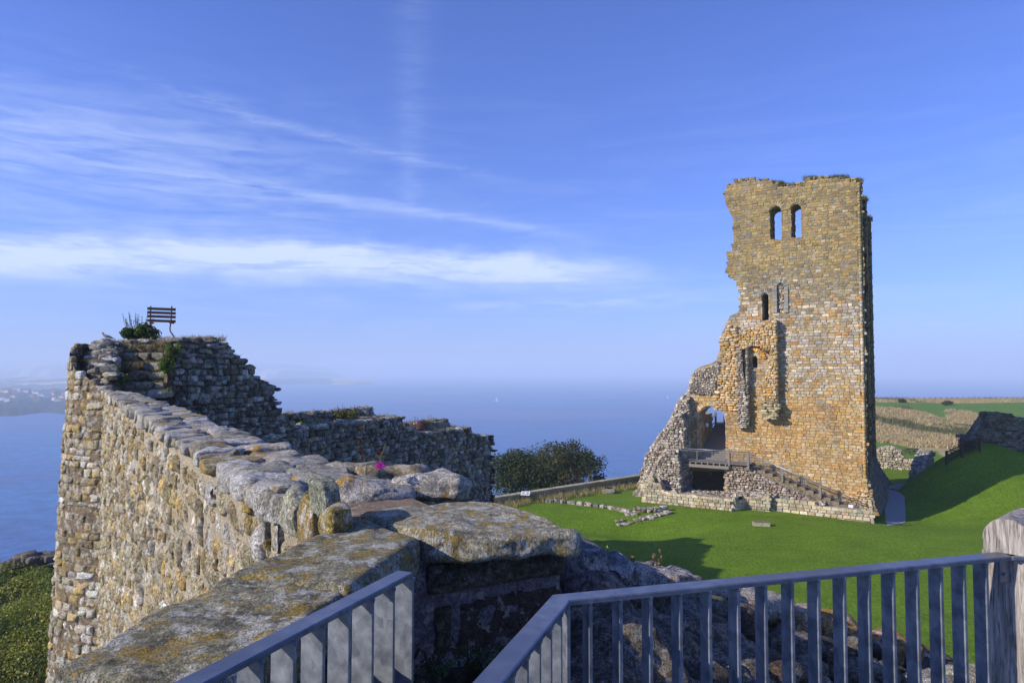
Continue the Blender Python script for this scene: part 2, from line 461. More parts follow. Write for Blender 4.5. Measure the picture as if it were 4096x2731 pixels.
def plain_mat(name, col, rough=0.8, var=0.15, sc=10, bstr=0.2, bdist=0.01, metal=0.0, stretch=(1, 1, 1), useattr=False, spec=0.3):
    m, t, b = new_mat(name); p = pos(t); n = t.noise(t.map(p, stretch), sc, 6, 0.6)
    base = attr_col(t) if useattr else lin(col) + (1,)
    cc = t.mix(1.0, base, t.mr(n, 0.3, 0.7, 1 - var, 1 + var), 'MULTIPLY')
    t.l.new(cc, b.inputs['Base Color']); b.inputs['Roughness'].default_value = rough; b.inputs['Metallic'].default_value = metal
    b.inputs['Specular IOR Level'].default_value = spec
    if bstr: bump(t, b, n, bstr, bdist)
    return m
def leaf_mat(name, trans=0.35):
    m = bpy.data.materials.new(name); m.use_nodes = True; t = NT(m.node_tree); t.n.clear()
    out = t.node('ShaderNodeOutputMaterial'); d = t.node('ShaderNodeBsdfPrincipled'); tr = t.node('ShaderNodeBsdfTranslucent'); mx = t.node('ShaderNodeMixShader')
    d.inputs['Roughness'].default_value = 0.55; d.inputs['Specular IOR Level'].default_value = 0.3
    c = attr_col(t); t.l.new(c, d.inputs['Base Color']); t.l.new(c, tr.inputs[0]); mx.inputs[0].default_value = trans
    t.l.new(d.outputs[0], mx.inputs[1]); t.l.new(tr.outputs[0], mx.inputs[2]); t.l.new(mx.outputs[0], out.inputs[0])
    return m
# ================================================================== materials shared by the place
M = {}
M['ashlar'] = stone_mat('ashlar', 1.1, 0.8, 0.035, och=(0.35, 0.35, (170, 146, 84), .60), pale=(0.3, 1.2, (200, 194, 178)), dark=(0.42, 0.4, (112, 100, 76)), var=0.26, pits=0.3)
M['rubble'] = stone_mat('rubble', 1.3, 1.0, 0.06, och=(0.35, 0.6, (140, 122, 66), .60), pale=(0.4, 1.6, (186, 182, 170)), dark=(0.5, 1.1, (54, 50, 42)), var=0.42, pits=0.5)
M['wall_near'] = stone_mat('weathered_stone', 2.6, 1.0, 0.022, och=(0.6, 0.5, (182, 150, 64), .59), pale=(0.65, 1.3, (214, 210, 198), ), dark=(0.5, 1.2, (84, 74, 56)), var=0.46, pits=0.85, pth=.53)
M['coping'] = stone_mat('lichened_coping', 4.5, 1.0, 0.013, och=(0.75, 2.6, (164, 136, 46), .53), pale=(0.8, 2.2, (204, 202, 188)), dark=(0.6, 1.6, (72, 66, 48)), var=0.42, pits=0.65, dth=.53, pth=.53)
M['boulder'] = stone_mat('crusted_boulder', 4.5, 1.0, 0.014, och=(0.85, 0.6, (190, 146, 42), .59), pale=(0.7, 1.2, (218, 212, 202)), dark=(0.5, 1.4, (96, 90, 74)), var=0.42, pits=0.8, dth=.53, pth=.53)
M['mortar'] = stone_mat('pebbly_mortar', 8.0, 1.0, 0.008, pale=(0.7, 2.0, (200, 186, 166)), dark=(0.4, 1.5, (110, 88, 66)), var=0.4, pits=0.5)
M['rubble_pale'] = stone_mat('pale_rubble', 1.6, 1.0, 0.05, och=(0.3, 0.6, (170, 150, 96), .61), pale=(0.5, 1.6, (216, 208, 194)), dark=(0.35, 1.1, (96, 88, 72)), var=0.36, pits=0.55)
M['shade_stone'] = stone_mat('shaded_stone', 3.2, 1.0, 0.02, pale=(0.5, 2.0, (170, 166, 160)), dark=(0.6, 1.5, (60, 50, 40)), var=0.5, pits=0.7)  # darker stone tones for faces in shade, the shade put into the colour
M['leaf'] = leaf_mat('leaves'); M['blade'] = leaf_mat('grass_blades', 0.25)
M['bark'] = plain_mat('bark', (70, 56, 44), 0.95, 0.4, 20, 0.6, 0.02)
M['wood'] = plain_mat('weathered_timber', (128, 120, 110), 0.85, 0.35, 30, 0.5, 0.004, stretch=(6, 6, .6))
M['darkwood'] = plain_mat('dark_timber', (62, 46, 38), 0.85, 0.35, 30, 0.4, 0.004)
M['rust'] = plain_mat('rusty_iron', (84, 58, 46), 0.8, 0.4, 40, 0.4, 0.003)
M['steel'] = plain_mat('grey_steel', (150, 152, 155), 0.4, 0.12, 30, 0.0, metal=0.7)
M['white'] = plain_mat('white_paint', (225, 225, 225), 0.6, 0.06, 30, 0.0)
M['black'] = plain_mat('black_plastic', (30, 31, 34), 0.5, 0.2, 30, 0.0)

# ================================================================== the ground
CU = math.cos(R(30.4)); SU = math.sin(R(30.4))
T_ = np.array([CU, -SU, 0.0]); IN_ = np.array([SU, CU, 0.0])      # along the keep's front (to the right) and into it
B0 = at_z(3489, 2082, 0.0); B0[2] = 0.0                          # near right foot of the fore wall
def KP(u, v, z):
    return B0 + np.asarray(u)[..., None] * T_ + np.asarray(v)[..., None] * IN_ + np.asarray(z)[..., None] * np.array([0, 0, 1.0])
def kuv(px, py, v):
    """(u, z) of a photo direction on the plane v metres inside the fore wall's front"""
    p = at_plane(px, py, B0 + v * IN_, IN_); return (float(np.dot(p - B0, T_)), float(p[2]))

def ground_z(x, y):
    x = np.asarray(x, float); y = np.asarray(y, float)
    z = 0.12 * fbm(np.stack([x * .06, y * .06, x * 0], -1), 3, 4)
    # bank at the right with the ruined curtain wall on its crest
    ridge = np.interp(x, [35.5, 37.2, 38.4, 40.0, 41.4, 42.8, 44.2, 46.0, 49.5, 54, 70], [0, .35, 1.2, 2.5, 3.6, 4.35, 4.95, 5.0, 4.0, 3.6, 3.2])
    bank = ridge * np.clip((y - 52.0) / 13.8, 0, 1) ** 3.6 * (1 - ss((y - 65.8 - np.clip(x - 45, 0, 20) * .6) / 6.0))
    z = z + bank
    # meadow rising to the cliff edge
    z = z + 2.9 * ss((y - 112) / 95.0) + 0.5 * fbm(np.stack([x * .03, y * .03, x * 0], -1), 2, 8) * ss((y - 115) / 20)
    # hollows round the excavated foundations
    for (cx, cy, rx, ry, dz) in HOLLOWS:
        q = ((x - cx) / rx) ** 2 + ((y - cy) / ry) ** 2
        z = z - dz * np.exp(-q)
    # outer slope left of the long wall
    left = ss((-8 - x) / 6.0) * ss((y - 16) / 10)
    z = z + left * (0.9 + 0.5 * fbm(np.stack([x * .1, y * .1, x * 0], -1), 3, 3))
    E = np.interp(x, [-60, -9, -2.2, 14.2, 16, 30, 86], [38, 40, 61.2, 73.7, 77, 78, 214])
    z = z - 3.0 * ss((y - E) / 5.0) * (1 - ss((x - 17) / 6))
    W = np.interp(x, [-9, -6, 20, 32], [60, 50, 50, 40])
    z = z - 88 * ss((y - E) / W)
    z = z - 70 * ss((-46 - x) / 50)
    return z
_h = [at_z(2290, 2068, 0), at_z(2560, 2092, 0)]
HOLLOWS = [(34.5, 57.5, 6.0, 4.2, 0.85), (_h[0][0], _h[0][1] - 1.5, 7.5, 3.0, 0.75), (_h[1][0], _h[1][1] - 1.0, 3.5, 3.5, 0.8)]
def hit(px, py, t0=8.0, t1=320.0):
    r = ray(px, py); t = np.linspace(t0, t1, 6000); P = EYE + r[None] * (t / r[1])[:, None]
    d = P[:, 2] - ground_z(P[:, 0], P[:, 1]); i = np.argmax(d < 0)
    return P[i] if (d < 0).any() else P[-1]

xs = np.concatenate([np.arange(-110, -44, 3.0), np.arange(-44, 66, .6), np.arange(66, 270, 3.0)])
ys = np.concatenate([np.arange(1, 112, .6), np.arange(112, 330, 1.8)])
X, Y = np.meshgrid(xs, ys, indexing='ij'); X = X.ravel(); Y = Y.ravel(); Z = ground_z(X, Y)
gp = lambda L: np.array([hit(*q)[:2] for q in L])
straw = gp([(3470, 1765), (3560, 1772), (3650, 1792), (3760, 1806), (3870, 1800), (3930, 1740), (3990, 1690), (3960, 1668), (3880, 1650), (3800, 1640), (3790, 1672), (3760, 1705), (3700, 1712), (3740, 1690), (3745, 1665), (3690, 1650), (3640, 1640), (3600, 1627), (3470, 1630)])
def near_poly(poly, x, y, soft):
    return inpoly(x + soft * fbm(np.stack([x * .12, y * .12, x * 0], -1), 3, 21), y + 3 * soft * fbm(np.stack([x * .1, y * .05, x * 0 + 5], -1), 3, 31), poly)
green = np.array(lin((98, 126, 28))); tan = np.array(lin((176, 156, 104))); dkgr = np.array(lin((92, 100, 54))); far_green = np.array(lin((96, 128, 52)))
Cg = np.tile(green, (len(X), 1)); w = ss((Y - 85) / 60)[:, None]; Cg = Cg * (1 - w) + far_green * w
ms = near_poly(straw, X, Y, 1.5) | ((Y > 196) & (X > 30)); nn = ss(0.12 + 1.7 * fbm(np.stack([X * .11, Y * .022, X * 0], -1), 4, 41))[:, None]
Cg = np.where(ms[:, None], tan * (1 - nn * .7) + dkgr * nn * .7, Cg)
lf = (X < -7) & (Y > 14); Cg = np.where(lf[:, None], np.array(lin((66, 76, 34))), Cg)
steep = ss((-Z - 3) / 6)[:, None]; Cg = Cg * (1 - steep) + np.array(lin((92, 84, 60))) * steep
mg, t, b = new_mat('grass_ground'); p = pos(t)
n1 = t.noise(p, 0.35, 4, 0.6); n2 = t.noise(t.map(p, (1, .45, 1)), 7.0, 8, 0.72); n3 = t.noise(t.map(p, (1, .5, 1)), 30, 5, 0.75)
n4 = t.noise(t.map(p, (.25, 1.6, 1), rot=(0, 0, R(20))), 1.1, 3, 0.5)
k = t.m('MULTIPLY', t.m('MULTIPLY', t.mr(n1, .3, .7, .86, 1.16), t.mr(n2, .36, .64, .66, 1.36)), t.m('MULTIPLY', t.mr(n3, .36, .64, .65, 1.35), t.mr(n4, .3, .7, .93, 1.07)))
cc = t.mix(1.0, attr_col(t), k, 'MULTIPLY')
cc = t.mix(t.m('MULTIPLY', t.mr(t.noise(p, 1.3, 6, 0.7), 0.58, 0.72), 0.35), cc, lin((120, 128, 50)) + (1,))
t.l.new(cc, b.inputs['Base Color']); b.inputs['Specular IOR Level'].default_value = 0.12
bump(t, b, t.m('ADD', n2, t.m('MULTIPLY', n3, .6)), 0.9, 0.10)
g = MB(); g.add(np.stack([X, Y, Z], -1), grid_quads(len(xs), len(ys)), Cg)
ground = g.obj('ground', mg, smooth=True, kind='structure')

# gravel path beside the keep
pe = [(hit(3538, 2089), hit(3622, 2089)), (hit(3548, 2040), hit(3622, 2040)), (hit(3562, 1990), hit(3618, 1985)), (hit(3556, 1962), hit(3590, 1966)), (hit(3540, 1940), hit(3612, 1942)), (hit(3520, 1933), hit(3625, 1934))]
L = np.array([a for a, _ in pe]); Rr = np.array([b_ for _, b_ in pe])
L[0][:2] = B0[:2] + T_[:2] * 1.2 - IN_[:2] * .2; g = MB(); rows = []
for i in range(len(L) - 1):
    for f_ in np.linspace(0, 1, 7, endpoint=(i == len(L) - 2)):
        a = L[i] * (1 - f_) + L[i + 1] * f_; b_ = Rr[i] * (1 - f_) + Rr[i + 1] * f_
        for s_ in np.linspace(-.12, 1, 9):
            q = a * (1 - s_) + b_ * s_; q[2] = ground_z(q[0], q[1]) + .03; rows.append(q)
g.add(rows, grid_quads(len(rows) // 9, 9), lin((150, 148, 148)))
mp = plain_mat('gravel', (150, 148, 146), 0.95, 0.25, 25, 0.6, 0.02); g.obj('path', mp, kind='structure')

# ================================================================== the sea
SEA = -78.0
ms_, t, b = new_mat('sea_water'); p = pos(t)
w1 = t.noise(t.map(p, (1, 1, 1), rot=(0, 0, R(25))), 0.09, 8, 0.66); w2 = t.noise(t.map(p, (1, 2.2, 1), rot=(0, 0, R(-15))), 0.03, 6, 0.6)
big = t.noise(t.map(p, (1, 2.5, 1)), 0.0016, 4, 0.55, dist=1.0)
cc = t.mix(t.mr(big, .35, .65), lin((16, 66, 128)) + (1,), lin((56, 114, 164)) + (1,))
wk = t.noise(t.map(p, (1, 3.0, 1)), 0.02, 6, 0.6)
cc = t.mix(1.0, cc, t.m('MULTIPLY', t.mr(w1, .3, .7, .62, 1.38), t.mr(wk, .3, .7, .8, 1.2)), 'MULTIPLY')
t.l.new(cc, b.inputs['Base Color']); t.put(b.inputs['Roughness'], t.mr(big, .35, .65, .28, .42)); b.inputs['Specular IOR Level'].default_value = 0.4
bump(t, b, t.m('ADD', w1, t.m('MULTIPLY', w2, 1.5)), 0.6, 2.0)
g = MB(); g.add([[-15500, -60, SEA], [15500, -60, SEA], [15500, 15500, SEA], [-15500, 15500, SEA]], [[0, 1, 2, 3]], (.05, .1, .2))
g.obj('sea', ms_, kind='structure')

# ================================================================== far coast
mh, t, b = new_mat('far_land'); p = pos(t)
v = t.node('ShaderNodeTexVoronoi'); t.put(v.inputs['Vector'], t.map(p, (1, .28, 0))); v.inputs['Scale'].default_value = 0.0045
sx = t.node('ShaderNodeSeparateColor'); t.l.new(v.outputs['Color'], sx.inputs[0])
cc = t.mix(t.mr(sx.outputs[0], .45, .55), lin((84, 104, 54)) + (1,), lin((196, 176, 122)) + (1,))
cc = t.mix(t.mr(sx.outputs[1], .6, .7), cc, lin((52, 70, 40)) + (1,))
cc = t.mix(1.0, cc, attr_col(t), 'MULTIPLY'); t.l.new(cc, b.inputs['Base Color']); b.inputs['Specular IOR Level'].default_value = 0.05
def coast(name, prof, d0, depth, seed, colfn, n=160):
    """prof: list of (px, py of the skyline, py of the foot); the land rises from the water line at d0 back to the skyline"""
    pr = np.array(prof, float); px = np.linspace(pr[0, 0], pr[-1, 0], n)
    top = np.interp(px, pr[:, 0], pr[:, 1]); V = []; C = []
    K = 22
    for i, x in enumerate(px):
        r = (x - CX) / FPX; edge = 1 - ss((x - (pr[-1, 0] - 90)) / 90.0)
        zt = 12 - (top[i] - HOR) / FPX * (d0 + depth)
        for k in range(K):
            f = k / (K - 1); y = d0 * (1 + 0.04 * math.sin(x * .02 + seed)) + depth * f
            if k == 0: z = SEA - 4
            else:
                cl = 0.42 if d0 > 3000 else 0.16
                z = SEA + (zt - SEA) * (cl + (1 - cl) * f ** .8) + 5 * float(vnoise(np.array([x * .05, k * .9, seed]))) * edge
                if k == 1: z = SEA + (z - SEA) * .6
                z = SEA - 4 + (z - SEA + 4) * edge ** .7
            V.append((r * y, y, z)); C.append(colfn(f, x))
    g = MB(); g.add(V, grid_quads(n, K), np.array(C)); return g.obj(name, mh, smooth=True, kind='structure')
dkw = (.38, .45, .42)
coast('hills', [(-120, 1446, 0), (60, 1448, 0), (180, 1440, 0), (330, 1436, 0), (700, 1432, 0), (1000, 1450, 0), (1180, 1458, 0), (1300, 1470, 0), (1380, 1486, 0), (1396, 1502, 0), (1404, 1512, 0)], 6800, 2500, 1, lambda f, x: (1, 1, 1))
coast('hills', [(-120, 1512, 0), (300, 1500, 0), (900, 1512, 0), (1200, 1513, 0), (1350, 1513, 0), (1480, 1515, 0), (1512, 1522, 0), (1520, 1530, 0)], 4300, 900, 2, lambda f, x: (.6, .66, .62) if f < .45 else (1.1, 1.05, 1))
coast('hills', [(-160, 1522, 0), (100, 1520, 0), (330, 1512, 0), (600, 1516, 0), (860, 1530, 0)], 2600, 1300, 3, lambda f, x: dkw if f < .12 else (1.25, 1.15, 1))
coast('hills', [(-160, 1561, 0), (60, 1562, 0), (240, 1563, 0), (420, 1566, 0), (640, 1570, 0)], 1380, 560, 4, lambda f, x: dkw)

# houses of the town across the bay, each its own thing
mhouse = plain_mat('render_and_tile', (220, 214, 204), 0.8, 0.1, 1, 0.0, useattr=True)
random.seed(11)
def house(L_, W_, H_, roof, wall):
    g = MB(); g.box((0, 0, H_ / 2), (L_ / 2, W_ / 2, H_ / 2), lin(wall))
    a, b_, h = L_ / 2 + .4, W_ / 2 + .4, W_ * .42
    V = [(-a, -b_, H_), (a, -b_, H_), (a, b_, H_), (-a, b_, H_), (-a + 1.5, 0, H_ + h), (a - 1.5, 0, H_ + h)]
    g.add(V, [np.array([[0, 1, 5, 4], [2, 3, 4, 5]]), np.array([[1, 2, 5], [3, 0, 4]])], lin(roof))
    g.box((L_ * .25, 0, H_ + h * .8), (.6, .5, h * .6), lin((150, 90, 70))); return g
looks = [('white walled house with red tiled roof', (206, 204, 198), (140, 88, 72)), ('cream walled house with brown roof', (226, 206, 170), (120, 82, 64)), ('brick house with slate roof', (176, 120, 92), (92, 92, 100)), ('white walled house with grey roof', (210, 208, 206), (110, 110, 116))]
proto = [house(17, 9, 6.5, r_, w_).mesh('house') for (_, w_, r_) in looks]
for m_ in proto: m_.materials.append(mhouse)
for i in range(84):
    px = random.uniform(-20, 400) if i < 60 else random.uniform(120, 400); row = random.choice([0, 0, 1, 1, 2, 3])
    y = 1380 + 560 * [.86, .70, .55, .38][row] + random.uniform(-25, 25); x = (px - CX) / FPX * y
    f_ = (y - 1380) / 560; zt = 12 - (1562 - HOR) / FPX * 1940; z = SEA + (zt - SEA) * (.16 + .84 * f_ ** .8) + 1.5
    k_ = random.randrange(4); o = bpy.data.objects.new('house', proto[k_]); COL.objects.link(o)
    o.location = (x, y, z); o.rotation_euler = (0, 0, random.uniform(-.5, .5)); s_ = random.uniform(.55, 1.0); o.scale = (s_, s_, s_ * random.uniform(.9, 1.3))
    tag(o, [looks[k_][0] + ' in the hazy town across the bay'][0], 'house', 'houses of the far town: ' + looks[k_][0])

# sailing boats far out
def sailboat(px, py, sc, label):
    p = at_z(px, py, SEA); r_ = thing('sailing_boat', label, 'boat', p, 'sailing boats far out at sea')
    g = MB(); pts = np.array([[-4, 0, .8], [-2.5, 0, .4], [0, 0, .3], [3, 0, .5], [4.6, 0, 1.1]]); g.tube(pts * sc, np.array([.7, 1.15, 1.3, .9, .15]) * sc, 8, lin((235, 235, 235)), flat=.6)
    g.obj('hull', M['white'], r_)
    g = MB(); g.tube(np.array([[0, 0, .5], [0, 0, 11.5]]) * sc, .09 * sc, 5, lin((200, 200, 200))); g.obj('mast', M['steel'], r_)
    g = MB(); V = np.array([[-.1, .03, 1.6], [-3.8, .3, 1.7], [-.1, .03, 11.2], [-1.9, .45, 5]]) * sc; g.add(V, np.array([[0, 1, 3], [1, 2, 3], [2, 0, 3]]), lin((245, 245, 245))); g.obj('sail', M['white'], r_)
sailboat(1988, 1605, 1.3, 'small white sailing boat alone in the middle of the blue bay')
sailboat(2672, 1592, 1.0, 'tiny white sailing boat close to the left edge of the keep ruin')

# ================================================================== haze
hz = bpy.data.materials.new('haze_air'); hz.use_nodes = True; t = NT(hz.node_tree); t.n.clear()
out = t.node('ShaderNodeOutputMaterial'); pv = t.node('ShaderNodeVolumePrincipled')
pv.inputs['Color'].default_value = (0.74, 0.87, 1.0, 1)
pv.inputs['Density'].default_value = 0.00035; pv.inputs['Anisotropy'].default_value = 0.0
t.l.new(pv.outputs[0], out.inputs['Volume'])
g = MB(); g.box((0, 7700, (SEA - 6 + 175) / 2), (16000, 8100, (175 - SEA + 6) / 2)); g.obj('haze', hz, kind='stuff')
# ================================================================== THE KEEP
# frame: u to the right along the front, v into the building, z up; the fore wall's front is v = 0
gold = ((206, 164, 100), (214, 180, 124), (190, 138, 70), (222, 196, 150), (200, 150, 96))
def keep_cols(S, rg):
    n = len(S); z = S[:, 1]; u = S[:, 0]
    low = np.array([lin(c) for c in [(208, 170, 100), (212, 178, 116), (202, 156, 82), (210, 186, 142), (200, 166, 118), (214, 194, 152), (200, 148, 86), (204, 176, 130)]])
    mid = np.array([lin(c) for c in [(204, 190, 160), (196, 184, 160), (214, 200, 168), (188, 176, 156), (204, 178, 128), (200, 166, 112), (222, 210, 184), (184, 178, 168)]])
    upp = np.array([lin(c) for c in [(172, 154, 104), (160, 144, 100), (182, 158, 100), (150, 138, 104), (186, 166, 116), (164, 146, 92), (176, 150, 92), (144, 136, 112)]])
    grey = np.array([lin(c) for c in [(158, 150, 124), (146, 140, 118), (170, 158, 124), (138, 130, 108)]])
    t = z + rg.normal(0, .9, n) + 1.2 * fbm(np.stack([u * .3, z * .3, z * 0], -1), 2, 5)
    w8 = rg.integers(0, 8, n)
    c = low[w8] * .75 + low.mean(0) * .25
    pt = fbm(np.stack([u * .22, z * .22, z * 0], -1), 3, 15) + np.clip((-6 - u) * .05, -.2, .2)
    c = np.where(((pt + rg.normal(0, .1, n)) > .12)[:, None], c * .6 + np.array(lin((210, 158, 84))) * .4, c)
    c = np.where((t > 10.0)[:, None], mid[w8], c)
    orange = (rg.random(n) < .10) & (t > 10) & (t < 20); c = np.where(orange[:, None], np.array(lin((204, 156, 92))), c)
    c = np.where((t > 18.3)[:, None], grey[rg.integers(0, 4, n)], c)
    c = np.where((t > 20.4)[:, None], upp[w8], c)
    return np.clip(c * (1 + rg.normal(0, .11, (n, 1))) * (1 + rg.normal(0, .02, (n, 3))), .02, .9) * .86
rub_pale = palette((208, 194, 176), (190, 176, 158), (222, 210, 194), (172, 160, 140), (198, 178, 154), (158, 150, 130), (214, 198, 174), var=.2)
rub_gold = palette((208, 176, 120), (200, 162, 100), (214, 190, 146), (196, 166, 116), (206, 186, 150), (210, 160, 88), var=.12)
base_cols = palette((206, 192, 160), (194, 178, 146), (214, 202, 174), (182, 170, 142), (200, 180, 140), (160, 154, 130), var=.12)
front = lambda v0: plane_surf(B0 + v0 * IN_, T_, -IN_)
VK = 2.5
K = lambda px, py, v=VK: kuv(px, py, v)
keep = thing('castle_keep', 'tall ruined golden stone keep with two arched windows high up and ragged left edge', 'castle keep', tuple(B0 + 3 * IN_ - 5 * T_))
outl = [K(*q) for q in [(2913, 735), (2940, 720), (3000, 713), (3075, 712), (3112, 728), (3140, 736), (3190, 733), (3232, 712), (3300, 704), (3360, 705), (3420, 712), (3447, 725),
        (3468, 2030), (2700, 2040), (2735, 1640), (2746, 1575), (2756, 1531), (2775, 1490), (2800, 1476), (2846, 1462), (2872, 1445), (2876, 1400), (2883, 1342), (2902, 1311), (2915, 1275),
        (2950, 1262), (2959, 1240), (2958, 1163), (2944, 1137), (2917, 1105), (2895, 1079), (2900, 1052), (2918, 1007), (2931, 962), (2931, 864), (2918, 842), (2900, 806), (2895, 775)]]
uR = (outl[11][0] + outl[12][0]) / 2
outl = [(min(a, uR), z) for a, z in outl]
def arch_hole(x0, x1, ytop, ybot, v=VK, n=9):
    a = K(x0, ybot, v); b_ = K(x1, ybot, v); t_ = K((x0 + x1) / 2, ytop, v); r = (b_[0] - a[0]) / 2; cu = (a[0] + b_[0]) / 2; zc = t_[1] - r
    return [a, b_] + [(cu + r * math.cos(th), zc + r * math.sin(th)) for th in np.linspace(0, math.pi, n)], (cu, zc, r)
W1, w1c = arch_hole(3078, 3130, 822, 960); W2, w2c = arch_hole(3163, 3208, 812, 952)
D1, d1c = arch_hole(3046, 3078, 1170, 1284); BL, blc = arch_hole(3110, 3137, 1131, 1252)
NI, nic = arch_hole(3005, 3034, 1422, 1474)
zdeck = kuv(2850, 1850, .3)[1]
AR, arc = arch_hole(2789, 2906, 1622, 1850); AR[0] = (AR[0][0], zdeck - .15); AR[1] = (AR[1][0], zdeck - .15)
fv = lambda u, v, h: B0 + u[:, None] * T_ + (VK + h)[:, None] * IN_ + v[:, None] * np.array([0, 0, 1.0])
# front wall: core, blocks, openings
g = MB()
def shrink(poly, d):
    c = np.mean(poly, axis=0); out_ = []
    for p in poly:
        q = np.array(p) - c; l = np.linalg.norm(q); out_.append(tuple(c + q * (l - d) / l))
    return out_
VA = [kuv(*q, VK) for q in [(2738, 1992), (2738, 1900), (2760, 1884), (2896, 1884), (2898, 1992)]]
slab_poly(g, shrink(outl, .28), [W1, W2, D1, BL, NI, AR, VA], fv, 0.0, 2.6, lin((150, 124, 88)))
g.box(B0 + ((VA[0][0] + VA[3][0]) / 2) * T_ + (VK + 2.75) * IN_ + np.array([0, 0, 1.6]), (2.6, .1, 2.4), lin((110, 92, 66)), [T_, IN_, (0, 0, 1)])  # added closing box behind the vault, stops light leaking in from the back
S = courses(outl[17][0] - 3, uR, -.4, 31.5, (.19, .30), (.28, .62), .02, .012)
lo = S[:, 1] < 20; S = keep_stones(S, outl, [W1, W2, D1, BL, NI, AR, VA])
lay(g, S, front(VK), keep_cols, m=3, rnd=.12, prot=.026, pvar=.028, dep=.35, rough=.02, freq=6, skew=.05, edge=.9, belly=.3, seed=3)
# back of the wall
Sb = courses(outl[17][0] - 3, uR, 0, 31.5, (.24, .36), (.4, .8), .02); Sb = keep_stones(Sb, outl, [W1, W2, D1, AR, VA])
lay(g, Sb, plane_surf(B0 + (VK + 2.6) * IN_, T_, IN_), keep_cols, m=2, prot=.05, pvar=.02, dep=.3, seed=4)
wall = g.obj('front_wall', M['ashlar'], keep)
# jambs of the openings: blocks lining them
def lining(g, hole, v0, v1, seed):
    rg = np.random.default_rng(seed); H = hole; n = len(H)
    for i in range(n):
        a, b_ = np.array(H[i]), np.array(H[(i + 1) % n]); d = b_ - a; L_ = np.linalg.norm(d)
        if L_ < .01: continue
        d /= L_; nrm = np.array([-d[1], d[0]])
        k = max(1, int(L_ / .3)); vs = np.linspace(v0, v1, 6)
        for j in range(k):
            for q in range(5):
                s0, s1 = L_ * j / k + .01, L_ * (j + 1) / k - .01; va, vb = vs[q] + .01, vs[q + 1] - .01
                o_ = rg.uniform(-.01, .05)
                c = a + d * (s0 + s1) / 2 + nrm * (o_ * .5)
                P = B0 + c[0] * T_ + ((va + vb) / 2) * IN_ + np.array([0, 0, c[1]])
                ax = [d[0] * T_ + np.array([0, 0, d[1]]), IN_, nrm[0] * T_ + np.array([0, 0, nrm[1]])]
                g.box(P, ((s1 - s0) / 2, (vb - va) / 2, .04 + o_ / 2), keep_cols(np.array([[c[0], 12.0 if c[1] < 12 else c[1]]]), rg)[0] * .9, ax)
def voussoirs(g, c, r, v, th, n, prot, cols, seed, a0=0, a1=math.pi):
    rg = np.random.default_rng(seed)
    for i in range(n):
        m_ = a0 + (a1 - a0) * (i + .5) / n; w_ = (a1 - a0) * (r + th / 2) / n / 2 - .012; t2 = th * rg.uniform(.85, 1.15)
        rad = np.array([math.cos(m_), math.sin(m_)]); tg = np.array([-rad[1], rad[0]]); q = np.array(c) + rad * (r + t2 / 2)
        ax = [tg[0] * T_ + np.array([0, 0, tg[1]]), IN_, rad[0] * T_ + np.array([0, 0, rad[1]])]
        V, Q = rbox((w_, .12, t2 / 2), [3, 3, 3], .025, lean=True)
        g.add(B0 + q[0] * T_ + (v + .09 - prot + rg.uniform(-.01, .02)) * IN_ + np.array([0, 0, q[1]]) + V @ np.array(ax), Q, cols(np.array([[q[0], q[1]]]), rg)[0])
for (H, c, th, nm, n) in ((W1, w1c, .42, 1, 11), (W2, w2c, .42, 2, 11), (D1, d1c, .4, 3, 11)):
    fr = MB(); lining(fr, H, VK - .02, VK + 2.6, nm); voussoirs(fr, c[:2], c[2], VK, th, n, .05, keep_cols if nm < 3 else palette((150, 148, 140), (160, 156, 146), (140, 136, 126)), nm + 5)
    if nm == 3: fr.box(B0 + c[0] * T_ + (VK + 2.3) * IN_ + np.array([0, 0, c[1] - .8]), (.7, .05, 1.6), lin((80, 66, 48)), [T_, IN_, (0, 0, 1)])  # added dark back panel: shuts out the sky, deep shade given by its colour
    fr.obj('window', M['ashlar'], keep)
g = MB(); slab_poly(g, BL, [], fv, .22, .5, lin((120, 110, 92)))
S = courses(BL[0][0], BL[1][0], BL[0][1], BL[0][1] + 3, (.1, .2), (.12, .26), .02, .03); S = keep_stones(S, BL)
lay(g, S, front(VK + .2), rub_pale, m=4, rnd=.6, prot=.08, pvar=.06, dep=.1, rough=.04, rot=.3, seed=6)
voussoirs(g, blc[:2], blc[2], VK, .38, 10, .03, palette((150, 148, 140), (160, 156, 146), (140, 136, 126)), 4)
for s_ in (-1, 1):
    for k_ in range(7):
        z_ = BL[0][1] + .17 + k_ * .33; g.box(B0 + (blc[0] + s_ * (blc[2] + .19)) * T_ + (VK + .0) * IN_ + np.array([0, 0, z_]), (.18, .12, .16), np.array(lin((150, 146, 136))) * random.uniform(.85, 1.1), [T_, IN_, (0, 0, 1)], bev=.02)
g.obj('blocked_window', M['ashlar'], keep)
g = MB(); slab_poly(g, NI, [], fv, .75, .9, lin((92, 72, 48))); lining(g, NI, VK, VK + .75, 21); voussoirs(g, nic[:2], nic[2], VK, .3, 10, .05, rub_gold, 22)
voussoirs(g, nic[:2], nic[2] + .36, VK, .34, 13, .12, palette((206, 150, 74), (196, 138, 66), (214, 170, 100)), 23)
g.obj('niche', M['ashlar'], keep)
